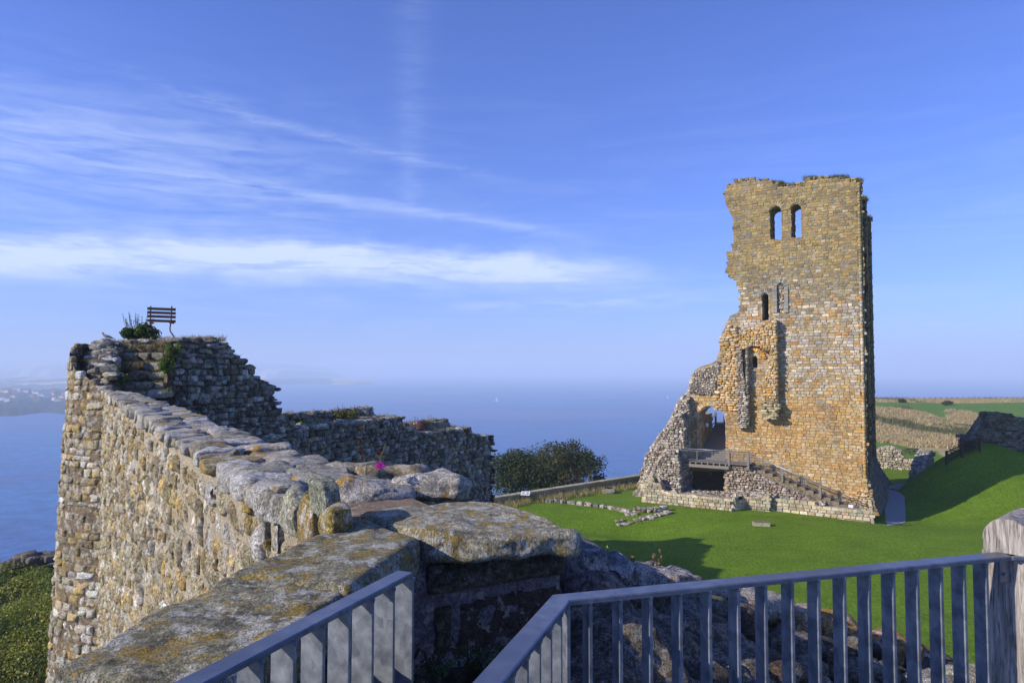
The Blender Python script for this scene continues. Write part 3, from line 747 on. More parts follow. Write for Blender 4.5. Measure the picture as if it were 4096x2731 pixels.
# projecting stubs of the vanished fore building on the front wall
def stub(poly, v0, v1, cols, seed, m=4, name='wall_stub', mat='rubble', h=(.13, .26), w=(.16, .42), rnd=.5, ret=None):
    g = MB(); f2 = lambda u, v, h_: B0 + u[:, None] * T_ + h_[:, None] * IN_ + v[:, None] * np.array([0, 0, 1.0])
    slab_poly(g, shrink(poly, .06), [], f2, v0 + .05, v1, lin((150, 130, 104)))
    P = np.array(poly); S = courses(P[:, 0].min() - .3, P[:, 0].max() + .3, P[:, 1].min(), P[:, 1].max(), h, w, .02, .04); S = keep_stones(S, poly)
    lay(g, S, front(v0), cols, m=m + 1, rnd=rnd * .6, prot=.04, pvar=.05, dep=.3, rough=.09, freq=8, rot=.1, seed=seed, ragged=.4, belly=.4, epow=5)
    # right hand return
    u1 = P[:, 0].max(); zb, zt = P[:, 1].min(), P[:, 1].max()
    S = courses(v0, v1, zb, zt, h, w, .02, .04)
    def rs(u, v, h_):
        uu = np.array([max([x for x in edge_u(P, q)] or [u1]) for q in v]) if ret else np.full(u.shape, u1)
        return B0 + (uu + h_)[:, None] * T_ + u[:, None] * IN_ + v[:, None] * np.array([0, 0, 1.0])
    S = S[(S[:, 0] > v0) & (S[:, 0] < v1)]
    lay(g, S, rs, cols, m=m, rnd=rnd, prot=.02, pvar=.05, dep=.2, rough=.04, freq=7, rot=.12, seed=seed + 1)
    return g.obj(name, M['ashlar' if cols is rub_gold else mat], keep, smooth=True)
def edge_u(P, z):
    r = []
    for i in range(len(P)):
        a, b_ = P[i], P[(i + 1) % len(P)]
        if (a[1] > z) != (b_[1] > z): r.append(a[0] + (z - a[1]) * (b_[0] - a[0]) / (b_[1] - a[1]))
    return r
V1 = 1.75
stub([K(*q, V1) for q in [(3046, 1400), (3046, 1310), (3062, 1300), (3085, 1288), (3104, 1284), (3106, 1400), (3108, 1520), (3112, 1676), (3050, 1672), (3052, 1600), (3058, 1520), (3076, 1470), (3080, 1400)]], V1, VK + .1, rub_gold, 31)
stub([K(*q, V1) for q in [(3046, 1602), (3112, 1600), (3112, 1676), (3046, 1676)]], V1 - .16, V1 + .4, palette((214, 198, 150), (206, 184, 130), (220, 206, 170)), 32, h=(.2, .26), w=(.5, .9), rnd=.2, m=3)
stub([K(*q, 2.0) for q in [(2950, 1500), (2948, 1440), (2955, 1390), (2968, 1392), (2972, 1480), (2982, 1520), (2984, 1600), (2996, 1700), (2980, 1712), (2952, 1708), (2950, 1600)]], 1.85, VK + .1, rub_pale, 33)
stub([K(*q, 2.1) for q in [(2952, 1396), (2952, 1345), (2980, 1318), (3050, 1300), (3052, 1384), (3010, 1384), (2990, 1392)]], 2.05, VK + .1, rub_gold, 34)
# gold ashlar swelling beside the stubs, and the pale core of the broken wall at the far left
stub([K(*q, 2.3) for q in [(2852, 1640), (2868, 1560), (2880, 1440), (2890, 1345), (2920, 1300), (2948, 1330), (2950, 1500), (2950, 1640)]], 2.38, VK + .1, rub_gold, 35, m=3, h=(.18, .26), w=(.3, .6), rnd=.25)
stub([K(*q, 2.1) for q in [(2748, 1572), (2760, 1531), (2777, 1482), (2800, 1474), (2846, 1462), (2874, 1450), (2870, 1500), (2852, 1574), (2830, 1580)]], 2.34, VK + .1, rub_pale, 36, m=4, h=(.1, .2), w=(.12, .3), rnd=.7)
# right return wall with its pilasters and splayed foot
LS = 17.0
def side_surf(off): return lambda u, v, h: B0 + (uR + off + h)[:, None] * T_ + (VK + u)[:, None] * IN_ + v[:, None] * np.array([0, 0, 1.0])
zT = outl[11][1]
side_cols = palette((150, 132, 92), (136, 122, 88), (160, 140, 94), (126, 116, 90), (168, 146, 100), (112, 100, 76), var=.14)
g = MB(); P0 = lambda u, v, z: tuple(B0 + u * T_ + v * IN_ + np.array([0, 0, z]))
c_ = B0 + (uR - .32 - 1.3) * T_ + (VK + LS / 2 + .1) * IN_; g.box(c_ + np.array([0, 0, zT / 2 - .2]), (1.3, LS / 2 - .1, zT / 2 - .1), lin((120, 100, 70)), [T_, IN_, (0, 0, 1)])
S = courses(0.0, LS, 0, zT, (.22, .32), (.35, .7), .02); S = S[(S[:, 0] < LS) & (S[:, 0] > 0.1)]
lay(g, S, side_surf(-.30), side_cols, m=2, prot=.02, pvar=.015, dep=.1, seed=41)
side = g.obj('side_wall', M['ashlar'], keep)
for (a, b_, dz) in ((0.0, 1.9, 0), (6.9, 9.0, .1), (14.8, 17.0, -.2)):
    g = MB(); g.box(P0(uR - .24, VK + (a + b_) / 2, (zT + dz) / 2), (.2, (b_ - a) / 2 - .03, (zT + dz) / 2), lin((120, 100, 70)), [T_, IN_, (0, 0, 1)])
    S = courses(a, b_, 0, zT + dz, (.2, .32), (.3, .6), .02); S = S[(S[:, 0] > a + .1) & (S[:, 0] < b_ - .05)]
    lay(g, S, side_surf(-.04), side_cols, m=3, prot=.03, pvar=.02, dep=.1, seed=42 + int(a))
    S = courses(-.24, 0.0, 0, zT + dz, (.2, .32), (.2, .26), .02); 
    lay(g, S, lambda u, v, h, a=a: B0 + (uR - .02 + u * .6)[:, None] * T_ + (VK + a + .02 - h)[:, None] * IN_ + v[:, None] * np.array([0, 0, 1.0]), side_cols, m=2, prot=.01, pvar=.01, dep=.05, seed=43 + int(a))
    g.obj('pilaster', M['ashlar'], keep)
# corner shaft and the dark nook beside it
g = MB(); rg = np.random.default_rng(5); z = kuv(3440, 1912, VK)[1]; z0_ = z
while z < zT - .3:
    hh = rg.uniform(.22, .34); c = keep_cols(np.array([[0, z]]), rg)[0]; rr = .13 * rg.uniform(.9, 1.12)
    g.tube([P0(uR - .16, VK - .06, z + .01), P0(uR - .16, VK - .06, z + hh * .25), P0(uR - .16, VK - .06, z + hh * .75), P0(uR - .16, VK - .06, z + hh - .01)], [rr * .86, rr, rr, rr * .86], 10, c); z += hh
g.box(P0(uR - .18, VK - .02, z0_ - .14), (.2, .2, .15), lin((196, 176, 130)), [T_, IN_, (0, 0, 1)], bev=.04)
g.obj('corner_shaft', M['ashlar'], keep, smooth=True)
g = MB(); dk = palette((188, 160, 110), (176, 148, 100), var=.12)
zz = z0_ - .3
# splayed plinth along the side
g = MB(); rows = []; zp = kuv(3458, 1924, VK)[1] + 0.6
def plin(u, v, h):           # u: along the side, v: 0 at the foot .. 1 at the top
    s_ = np.clip(1 - v, 0, 1.2); out_ = (1.0 + .035 * np.clip(u, 0, 20)) * s_ ** 1.6 - .1; zz_ = zp * v
    nx = .85
    return B0 + (uR + out_ + h * nx)[:, None] * T_ + (VK - .1 + u)[:, None] * IN_ + (zz_ + h * .5)[:, None] * np.array([0, 0, 1.0])
sheet(g, plin, 0, LS + .3, 0, 1, 30, 14, -.02, lin((110, 98, 76)))
a = np.linspace(0, 1, 14); V = [];
for v_ in a:
    p = plin(np.array([0.0]), np.array([v_]), np.array([-.02]))[0]; V.append(p); V.append(np.array(P0(uR - .3, VK - .1, zp * v_)))
g.add(V, grid_quads(14, 2), lin((170, 140, 92)))
S = courses(0, LS + .3, 0, 1, (.07, .09), (.4, .75), .012); S = S[S[:, 0] > .1]
lay(g, S, plin, palette((104, 98, 82), (116, 106, 86), (94, 88, 74), (124, 112, 88)), m=2, prot=.02, pvar=.012, dep=.08, seed=51)
S = courses(0, 1.2, 0, zp, (.24, .34), (.3, .6), .012)
S = S[S[:, 0] + S[:, 2] < 1.0 * np.clip(1 - S[:, 1] / zp, 0, 1) ** 1.6 + .12]
lay(g, S, lambda u, v, h: B0 + (uR - .08 + u)[:, None] * T_ + (VK - .12 - h)[:, None] * IN_ + v[:, None] * np.array([0, 0, 1.0]), keep_cols, m=3, rnd=.12, prot=.02, pvar=.015, dep=.06, rough=.014, seed=57)
g.obj('splayed_plinth', M['ashlar'], keep)
# low front plinth patch (big reddish repair blocks are already among the blocks); ragged foot
foot = [K(*q, 2.3) for q in [(3360, 2036), (3372, 2000), (3400, 1985), (3440, 1955), (3466, 1965), (3478, 2000), (3492, 2032)]]
stub(foot, 2.3, VK + .1, rub_gold, 55, m=4, h=(.14, .26), w=(.2, .5))
# turf and weeds on the wall head
def tuft(mb, c, n, hgt, spread, wid, cols, rg, lean=.35, seg=2):
    c = np.asarray(c, float); a = rg.uniform(0, 2 * np.pi, n); r = spread * np.sqrt(rg.random(n)); h = hgt * rg.uniform(.5, 1.15, n)
    b0 = c + np.stack([r * np.cos(a), r * np.sin(a), np.zeros(n)], -1)
    l = rg.normal(0, lean, (n, 2)) * h[:, None]; d = rg.uniform(0, np.pi, n); w = wid * rg.uniform(.6, 1.3, n)
    side_ = np.stack([np.cos(d), np.sin(d), np.zeros(n)], -1) * w[:, None]
    mid = b0 + np.stack([l[:, 0] * .35, l[:, 1] * .35, h * .6], -1); tip = b0 + np.stack([l[:, 0], l[:, 1], h], -1)
    V = np.stack([b0 - side_, b0 + side_, mid + side_ * .7, mid - side_ * .7, tip], 1).reshape(-1, 3)
    i = np.arange(n)[:, None] * 5; Q = i + np.array([[0, 1, 2, 3]]); T3 = i + np.array([[3, 2, 4]])
    cc = np.array([lin(x) for x in cols])[rg.integers(0, len(cols), n)] * rg.uniform(.7, 1.25, (n, 1))
    mb.add(V, [T3, Q], np.repeat(cc, 5, 0))
def leaves(mb, c, rad, n, size, cols, rg, up=.3, shell=.0, lumps=0):
    c = np.asarray(c, float); rad = np.asarray(rad, float)
    d = rg.normal(size=(n, 3)); d /= np.linalg.norm(d, axis=1)[:, None]; r = rg.random(n) ** (1 / 3) if not shell else 1 - shell * rg.random(n) ** 1.5
    if lumps: r = r * (1 + .28 * fbm(d * lumps + c * .37, 3, 7))
    p = c + d * r[:, None] * rad
    nrm = d + rg.normal(0, .7, (n, 3)) + np.array([0, 0, up]); nrm /= np.linalg.norm(nrm, axis=1)[:, None]
    t1 = np.cross(nrm, rg.normal(size=(n, 3))); t1 /= np.linalg.norm(t1, axis=1)[:, None] + 1e-9; t2 = np.cross(nrm, t1)
    s_ = size * rg.uniform(.55, 1.3, n)[:, None]
    V = np.stack([p - t1 * s_, p - t2 * s_ * .55 + nrm * s_ * .12, p + t1 * s_, p + t2 * s_ * .55 + nrm * s_ * .12], 1).reshape(-1, 3)
    cc = np.array([lin(x) for x in cols])[rg.integers(0, len(cols), n)] * rg.uniform(.65, 1.3, (n, 1))
    mb.add(V, np.arange(n * 4).reshape(-1, 4), np.repeat(cc, 4, 0))
rg = np.random.default_rng(77)
weed = [(70, 84, 36), (96, 100, 48), (120, 112, 64), (58, 66, 34), (140, 128, 80)]
for (x0, x1, y, n, hh) in ((2935, 3070, 716, 60, .25), (3070, 3130, 728, 70, .4), (3100, 3135, 740, 60, .5), (3130, 3225, 738, 120, .4), (3215, 3265, 712, 70, .45), (3265, 3330, 706, 60, .25), (3325, 3395, 706, 90, .4), (3395, 3446, 722, 120, .45)):
    if n == 60 and x0 == 2935: g = MB()
    for k_ in range(n):
        u_, z_ = K(random.uniform(x0, x1), y, VK); v_ = random.uniform(-.05, .9)
        tuft(g, P0(u_, VK + v_, z_ - .15), 9, hh, .12, .014, weed, rg)
        if k_ % 3 == 0: leaves(g, P0(u_, VK + v_, z_ - .05), (.16, .16, .12), 12, .05, weed, rg)
for (va, dz) in ((7.0, .1), (7.8, .1), (8.6, .1), (15.2, -.2), (16, -.2), (16.7, -.2)):
    for k_ in range(14): tuft(g, P0(uR + random.uniform(-.4, .05), VK + va + random.uniform(-.4, .4), zT + dz - .1), 8, .4, .15, .02, weed, rg)
g.obj('turf', M['blade'], keep, kind='stuff')
adopt(keep)

# ================================================================== FORE BUILDING RUIN (left mass with the arch, fore wall, vault)
fore = thing('fore_building_ruin', 'pale rubble ruin with an arch and low wall at the left foot of the keep', 'ruin', tuple(B0 - 12 * T_ + IN_))
def mass(poly, v0, v1, cols, seed, name, par, h=(.12, .32), w=(.16, .42), rnd=.4, m=6, rough=.13, prot=.08, pvar=.09, right=True, left=False, mat='rubble_pale', back=False, rot=.2, smooth=True, top=True):
    g = MB(); P = np.array(poly)
    f2 = lambda u, v, h_: B0 + u[:, None] * T_ + h_[:, None] * IN_ + v[:, None] * np.array([0, 0, 1.0])
    slab_poly(g, shrink(poly, .08), [], f2, v0 + .05, v1 - .02, lin((150, 134, 112)))
    S = courses(P[:, 0].min() - .3, P[:, 0].max() + .3, P[:, 1].min(), P[:, 1].max(), h, w, .015, .05 if rnd > .4 else .01); S = keep_stones(S, poly)
    lay(g, S, front(v0), cols, m=m, rnd=rnd, prot=prot, pvar=pvar, dep=.3, rough=rough, freq=8, rot=rot, seed=seed, ragged=.5 if rnd > .3 else .1, belly=.4, epow=5)
    # top and side skins follow the outline
    n = len(P)
    for i in range(n):
        a, b_ = P[i], P[(i + 1) % n]; d = b_ - a; L_ = np.linalg.norm(d)
        if L_ < .05: continue
        d = d / L_; nr = np.array([d[1], -d[0]]) if area(P) > 0 else np.array([-d[1], d[0]])
        if nr[1] < -.3: continue
        if nr[0] > .6 and not right: continue
        if nr[0] < -.6 and not left and not top: continue
        S = courses(0, L_, v0, v1, w, w, .015, .04); S = S[(S[:, 0] < L_) & (S[:, 1] < v1)]
        if len(S) == 0: continue
        fn = lambda u, v, h_, a=a, d=d, nr=nr: B0 + (a[0] + d[0] * u + nr[0] * h_)[:, None] * T_ + v[:, None] * IN_ + (a[1] + d[1] * u + nr[1] * h_)[:, None] * np.array([0, 0, 1.0])
        lay(g, S, fn, cols, m=max(3, m - 1), rnd=rnd, prot=.0, pvar=pvar * .8, dep=.2, rough=rough, freq=6, rot=rot, seed=seed + i)
    return g.obj(name, M[mat], par, smooth=smooth)
def area(P): return .5 * sum(P[i][0] * P[(i + 1) % len(P)][1] - P[(i + 1) % len(P)][0] * P[i][1] for i in range(len(P)))
F_ = lambda q, v: [kuv(x, y, v) for x, y in q]
# broken left mass, in three steps towards the keep
mass(F_([(2718, 1990), (2722, 1900), (2716, 1850), (2700, 1800), (2655, 1800), (2622, 1850), (2600, 1900), (2580, 1945), (2572, 1995)], -.6), -.6, .6, rub_pale, 61, 'rubble_mass', fore)
mass(F_([(2736, 1990), (2738, 1700), (2722, 1650), (2700, 1660), (2678, 1705), (2655, 1745), (2622, 1785), (2596, 1840), (2578, 1900), (2560, 1960), (2545, 1995)], .6), .6, 1.7, rub_pale, 62, 'rubble_mass', fore)
mass(F_([(2752, 1990), (2756, 1640), (2744, 1590), (2718, 1592), (2702, 1630), (2684, 1672), (2660, 1712), (2616, 1765), (2582, 1828), (2566, 1880), (2552, 1950), (2545, 1995)], 1.7), 1.7, 3.4, rub_pale, 63, 'rubble_mass', fore)
mass(F_([(2600, 2008), (2598, 1985), (2580, 1950), (2562, 1945), (2540, 1965), (2520, 1990), (2502, 2006)], 1.0), .8, 2.6, palette((150, 146, 124), (160, 152, 130), (138, 134, 112)), 64, 'battered_foot', fore, rough=.03, rnd=.3, pvar=.04, h=(.3, .5), w=(.4, .8))
# fore wall: left part stands forward, then two lower lengths
vl = -1.9
mass(F_([(2572, 2012), (2568, 1940), (2592, 1934), (2594, 1916), (2612, 1914), (2616, 1930), (2640, 1934), (2650, 1962), (2675, 1968), (2705, 1966), (2712, 1974), (2760, 1978), (2850, 1988), (2938, 1999), (2938, 2058), (2760, 2036)], vl), vl, vl + 1.0, base_cols, 65, 'fore_wall', fore, h=(.22, .34), w=(.3, .62), rnd=.18, m=3, rough=.02, prot=.02, pvar=.02, mat='ashlar', rot=.02, smooth=False)
# skewed return
g = MB(); A0 = np.array(kuv(2938, 2058, vl)); zt = kuv(2938, 1999, vl)[1]; c0 = kuv(2987, 1990, -.55)
pa = B0 + A0[0] * T_ + vl * IN_; pb = B0 + c0[0] * T_ + (-.5) * IN_; dd = (pb - pa); dd[2] = 0; L_ = np.linalg.norm(dd); dd /= L_
sf = plane_surf(pa * [1, 1, 0], dd, np.array([dd[1], -dd[0], 0])); sheet(g, sf, -.05, L_ + .1, -.5, zt - .03, 3, 3, -.02, lin((150, 140, 110)))
S = courses(0, L_, -.3, zt - .1, (.22, .32), (.3, .6), .02); lay(g, S, sf, base_cols, m=3, rnd=.15, prot=.01, pvar=.015, dep=.06, seed=66)
g.obj('fore_wall_return', M['ashlar'], fore)
mass(F_([(2972, 2070), (2972, 1992), (3000, 1988), (3040, 1989), (3076, 1992), (3076, 2070)], -.55), -.55, .6, base_cols, 67, 'fore_wall', fore, h=(.22, .32), w=(.34, .66), rnd=.12, m=3, rough=.015, prot=.02, pvar=.015, mat='ashlar', rot=.01, smooth=False)
mass(F_([(3076, 2075), (3076, 1992), (3140, 1998), (3200, 2006), (3260, 2014), (3275, 2026), (3330, 2032), (3400, 2036), (3489, 2038), (3492, 2062), (3496, 2090)], 0), 0.0, .7, base_cols, 68, 'fore_wall', fore, h=(.24, .34), w=(.36, .7), rnd=.12, m=3, rough=.015, prot=.02, pvar=.015, mat='ashlar', rot=.01, smooth=False)
# rubble fill: top between fore wall and keep, and the slope under the steps
def top_fill(pts_uvz, seed, name, n=260):
    g = MB(); P = np.array(pts_uvz, float)          # 4 corners (u, v, z)
    def f(a, b_): return (P[0] * (1 - a) + P[1] * a) * (1 - b_) + (P[3] * (1 - a) + P[2] * a) * b_
    A, Bb = np.meshgrid(np.linspace(0, 1, 40), np.linspace(0, 1, 16), indexing='ij'); q = np.array([f(x, y) for x, y in zip(A.ravel(), Bb.ravel())])
    q[:, 2] += .10 * fbm(q * 1.6, 4, seed)
    g.add(KP(q[:, 0], q[:, 1], q[:, 2]), grid_quads(40, 16), lin((140, 128, 108)))
    rg = np.random.default_rng(seed)
    for k_ in range(n):
        s_ = f(rg.random(), rg.random()); r_ = rg.uniform(.06, .2)
        rock(g, KP(s_[0], s_[1], s_[2] + .02), (r_, r_ * .8, r_ * .5), (3, 3, 3), r_ * .4, rg.uniform(0, 3), r_ * .25, 6, rub_pale(np.zeros((1, 4)), rg)[0], seed=k_)
    return g.obj(name, M['rubble'], fore, smooth=True)
ztl = kuv(2850, 1988, vl)[1]; zmr = kuv(3040, 1989, -.55)[1]
uA = kuv(2620, 1960, vl)[0]; uB = kuv(2938, 1999, vl)[0]; uC = kuv(3076, 1992, -.55)[0]; uD = kuv(3300, 2030, 0)[0]
top_fill([(uA, vl + .9, ztl - .25), (uB, vl + .9, zt - .1), (uB, .9, zt + .15), (uA, 1.5, ztl - .1)], 71, 'rubble_fill', 240)
top_fill([(uB, -.3, zmr - .06), (uC, -.3, zmr - .06), (uC, .9, zmr + .25), (uB, .9, zmr + .25)], 72, 'rubble_fill', 90)
top_fill([(uC, .35, zmr - .1), (uD, .35, kuv(3290, 2030, 0)[1] - .02), (uD, .9, kuv(3290, 2030, 0)[1] + .3), (uC, .9, zmr + .2)], 73, 'rubble_fill', 90)
zr = lambda x, y: kuv(x, y, .7)
mass([zr(2903, 1992), zr(2903, 1868), zr(2925, 1862), zr(2965, 1862), zr(3000, 1872), zr(3035, 1896), zr(3075, 1922), zr(3120, 1946), zr(3170, 1962), zr(3240, 1992), zr(3300, 2020), zr(3330, 2044), zr(3200, 2050), zr(3000, 2010)], .7, 1.2, palette((196, 178, 158), (178, 162, 142), (210, 192, 170), (158, 146, 124), (186, 158, 136), var=.18), 74, 'rubble_core', fore, h=(.12, .26), w=(.18, .42), rnd=.6, m=6, rough=.08)
# inner cheek of the vault: the wall face left of the arch and the vaulted reveal of the passage
g = MB(); lining(g, AR, VK + .02, VK + 2.6, 81); voussoirs(g, arc[:2], arc[2], VK, .34, 15, .04, palette((196, 180, 150), (204, 176, 130), (180, 172, 156), (190, 150, 120)), 82, 0.12, math.pi - .12)
lay(g, courses(0, 3.2, zdeck - .3, arc[1] + .2, (.24, .34), (.35, .6), .02), lambda u, v, h: B0 + (AR[0][0] - .02 + h)[:, None] * T_ + (VK + 2.6 + u)[:, None] * IN_ + v[:, None] * np.array([0, 0, 1.0]), rub_gold, m=2, prot=.02, pvar=.015, dep=.4, seed=83)
g.obj('arch', M['ashlar'], fore)
rg = np.random.default_rng(78); g = MB()
for (x, y, v_, n) in ((3020, 1990, .2, 14), (3060, 1985, .5, 12), (2980, 1985, .2, 8), (3170, 2000, .4, 14), (2880, 1985, -.6, 6), (2845, 1978, -.6, 6), (3290, 2026, .3, 10), (3300, 2032, .4, 8)):
    u_, z_ = kuv(x, y, v_)
    for k_ in range(n): tuft(g, P0(u_ + random.uniform(-.3, .3), v_ + random.uniform(-.2, .3), z_ - .05), 8, .22, .1, .012, weed, rg); leaves(g, P0(u_ + random.uniform(-.3, .3), v_, z_ + .03), (.15, .15, .08), 10, .04, weed[:3], rg)
g.obj('weeds', M['blade'], fore, kind='stuff')
adopt(fore)

# ================================================================== WALKWAY WITH STEPS
way = thing('visitor_stairway', 'timber deck and steps with steel handrail climbing across the foot of the keep', 'stairway', tuple(KP(-9, .8, 0)))
up = np.array([0, 0, 1.0]); AX = [T_, IN_, up]
uL = kuv(2722, 1850, .3)[0]; uM = kuv(2992, 1850, .3)[0]; uE = kuv(3462, 2040, .9)[0]; uP = kuv(2915, 1850, .3)[0]
g = MB()
for k_ in range(15):
    v_ = .35 + k_ * .145; g.box(P0((uL + uM) / 2, v_, zdeck - .02), ((uM - uL) / 2, .066, .02), np.array(lin((132, 122, 108))) * random.uniform(.8, 1.15), AX)
g.obj('deck', M['wood'], way)
g = MB(); g.box(P0((uL + uP) / 2 - .0, .28, zdeck - .36), ((uP - uL) / 2, .05, .13), lin((120, 118, 114)), AX); g.obj('front_beam', M['wood'], way)
u_ = uL + .35
while u_ < uP:
    g = MB(); g.box(P0(u_, 1.35, zdeck - .14), (.05, 1.08, .09), lin((126, 120, 110)), AX); g.obj('joist', M['wood'], way); u_ += .53
# rising flight through the arch
g = MB(); ua, ub = AR[0][0] + .35, AR[1][0] + .02; ns = 17
ztop = at_plane(2860, 1692, B0 + 8.2 * IN_, IN_)[2]
for k_ in range(ns):
    f = (k_ + 1) / ns; z_ = zdeck + (ztop - zdeck) * f; v_ = VK - .1 + k_ * .33
    g.box(P0((ua + ub) / 2, v_ + .17, z_ - .03), ((ub - ua) / 2, .18, .03), np.array(lin((138, 128, 112))) * random.uniform(.85, 1.12), AX)
    g.box(P0((ua + ub) / 2, v_ + .02, z_ - .11), ((ub - ua) / 2, .015, .075), lin((104, 96, 84)), AX)
vt = VK - .1 + ns * .33
g.box(P0((ua + ub) / 2, vt + 1.2, ztop - .04), ((ub - ua) / 2 + .3, 1.2, .04), lin((128, 118, 104)), AX)
g.obj('upper_flight', M['wood'], way)
# descending solid steps along the keep wall
g = MB(); ns2 = 14; z_end = kuv(3462, 2046, .9)[1] - .1
for k_ in range(ns2):
    u0_ = uM + (uE - uM) * k_ / ns2; u1_ = uM + (uE - uM) * (k_ + 1) / ns2; z_ = zdeck - (zdeck - z_end) * (k_ + 1) / (ns2 + .0)
    zb = max(z_ - 1.3, -.3)
    g.box(P0((u0_ + u1_) / 2, 1.75, (z_ + zb) / 2), ((u1_ - u0_) / 2 - .004, .78, (z_ - zb) / 2), np.array(lin((156, 140, 112))) * random.uniform(.85, 1.1), AX, bev=.02)
    g.box(P0(u0_ + .03, 1.73, z_ + .012), (.05, .79, .012), lin((110, 100, 84)), AX)
g.obj('lower_flight', M['rubble'], way)
def post(u, v, z0, z1, r=.065, nm='post'):
    g = MB(); g.box(P0(u, v, (z0 + z1) / 2), (r, r, (z1 - z0) / 2), lin((132, 128, 118)), AX, bev=.02); return g.obj(nm, M['wood'], way)
vr = .42
zrail = zdeck + 1.12
post(uL + .02, vr, zdeck - .6, zrail + .03); post(uP, vr, zdeck - .2, zrail + .12, .09); post(uM, vr, zdeck - .45, zrail + .12, .09)
slope = (zdeck - z_end) / (uE - uM)
zl = lambda u: zdeck - (u - uM) * slope
for fx in (.30, .63, .97): u_ = uM + (uE - uM) * fx; post(u_, .92, zl(u_) - .35, zl(u_) + (1.12 if fx < .9 else .45), .085 if fx < .9 else .06)
g = MB(); g.tube([P0(uL, vr - .06, zrail), P0(uM + .05, vr - .06, zrail)], .032, 8, lin((200, 202, 205))); g.obj('handrail', M['steel'], way, smooth=True)
g = MB(); g.tube([P0(uM + .05, .84, zl(uM) + .92), P0(uE + .3, .84, zl(uE + .3) + .72)], .035, 8, lin((170, 172, 176))); g.obj('handrail', M['steel'], way, smooth=True)
# framed mesh infill panels
def panel(u0, u1, zf0, zf1, v, name='mesh_panel', bars=True):
    fr = MB(); n = max(1, round((u1 - u0) / 1.35))
    for k_ in range(n + 1):
        u = u0 + (u1 - u0) * k_ / n; fr.box(P0(u, v, (zf0(u) + zf1(u)) / 2), (.025, .012, (zf1(u) - zf0(u)) / 2), (.42, .42, .42), AX)
    for zf in (zf0, zf1): fr.tube([P0(u0, v, zf(u0)), P0(u1, v, zf(u1))], .024, 5, (.42, .42, .42))
    o = fr.obj(name, M['steel'], way)
    w_ = MB(); u = u0 + .07
    while u < u1: w_.tube([P0(u, v, zf0(u)), P0(u, v, zf1(u))], .0042, 3, (.3, .3, .3), cap=False); u += .075
    hh = zf1(u0) - zf0(u0); k_ = .075
    while k_ < hh: w_.tube([P0(u0, v, zf0(u0) + k_), P0(u1, v, zf0(u1) + k_)], .0042, 3, (.3, .3, .3), cap=False); k_ += .075
    w_.obj('wire_mesh', M['steel'], o)
zc = lambda c: (lambda u: c)
panel(uL + .12, uP - .12, zc(zdeck + .14), zc(zdeck + .96), vr); panel(uP + .12, uM - .12, zc(zdeck + .14), zc(zdeck + .96), vr)
for a_, b_ in ((.01, .285), (.325, .62), (.655, .965)):
    panel(uM + (uE - uM) * a_, uM + (uE - uM) * b_, lambda u: zl(u) + .12, lambda u: zl(u) + .74, .9)
# upper railings: in the passage and on the landing
post(AR[0][0] + .3, VK + .25, zdeck - .1, zdeck + 1.0, .07)
g = MB(); g.tube([P0(AR[0][0] + .3, VK + .3, zdeck + 1.0), P0(AR[0][0] + .3, vt, ztop + 1.0)], .04, 6, lin((170, 150, 120))); g.obj('handrail', M['wood'], way)
post(AR[0][0] + 1.05, vt + .9, ztop - .1, ztop + 1.6, .09); post(AR[0][0] + .35, vt + .2, ztop - .6, ztop + 1.1, .09)
g = MB()
for a_ in np.linspace(0, 1, 8): g.tube([P0(AR[0][0] + 1.15 + a_ * 1.1, vt + 1.6 - a_ * .6, ztop + .05), P0(AR[0][0] + 1.15 + a_ * 1.1, vt + 1.6 - a_ * .6, ztop + 1.15)], .018, 5, lin((150, 150, 152)))
for z_ in (.05, 1.15): g.tube([P0(AR[0][0] + 1.15, vt + 1.6, ztop + z_), P0(AR[0][0] + 2.25, vt + 1.0, ztop + z_)], .025, 5, lin((150, 150, 152)))
g.obj('landing_railing', M['steel'], way)
adopt(way)
def sign(name, label, u, v, z, w_, h_, col='white', cat='sign'):
    r_ = thing(name, label, cat, P0(u, v, z - h_)); g = MB(); g.box((0, 0, h_), (w_ / 2, .012, h_ / 2), (.8, .8, .8), AX, bev=.004); g.obj('board', M[col], r_)
    g = MB(); g.box((0, .03, h_ * .6), (.02, .016, h_ * .6), (.3, .3, .3), AX); g.obj('stem', M['wood'], r_)
q = kuv(3403, 2024, .8); sign('notice_board', 'small blank white notice fixed low on the railing near the bottom of the steps', q[0], .84, q[1], .36, .24)
q = at_plane(2829, 1698, B0 + (VK + 1.2) * IN_, IN_); sign('notice_board', 'small white notice hanging inside the arch beside the rising timber steps', float(np.dot(q - B0, T_)), VK + 1.2, float(q[2]), .26, .34)
# ================================================================== THE LONG PARAPET WALL (lit outer face, cap stones, coping slabs)
ZW = 11.35
wdir = np.array([-12.3, 18.9]); wdir /= np.linalg.norm(wdir)
WA = np.array([-.62, 2.35]) ; WA = np.array([-.80, 3.1]) - wdir * .12; WB = np.array([-13.1, 22.0])
near_cols = palette((202, 186, 150), (190, 170, 128), (176, 164, 132), (214, 204, 180), (196, 170, 112), (168, 150, 112), (226, 220, 204), (184, 168, 136), (206, 176, 112), (156, 146, 124), var=.2, sat=.02)
par = thing('parapet_wall', 'long sunlit stone parapet wall running from the foreground coping to the stepped turret', 'wall', (WA[0], WA[1], 0.0))
ws = path_surf([WB, WA], side=1)           # walking towards the viewer the lit face is on the right
LW = ws.L
g = MB(); sheet(g, ws, 0, LW, 0, ZW - .13, 500, 260, .0, lin((178, 164, 138)), amp=.018, freq=7)
g.obj('mortar_bed', M['mortar'], par, smooth=True)
def split(S, u0):  return S[S[:, 0] > u0], S[S[:, 0] <= u0]
random.seed(5)
S = courses(0, LW, 1.0, ZW - .20, (.16, .27), (.16, .38), .03, .05)
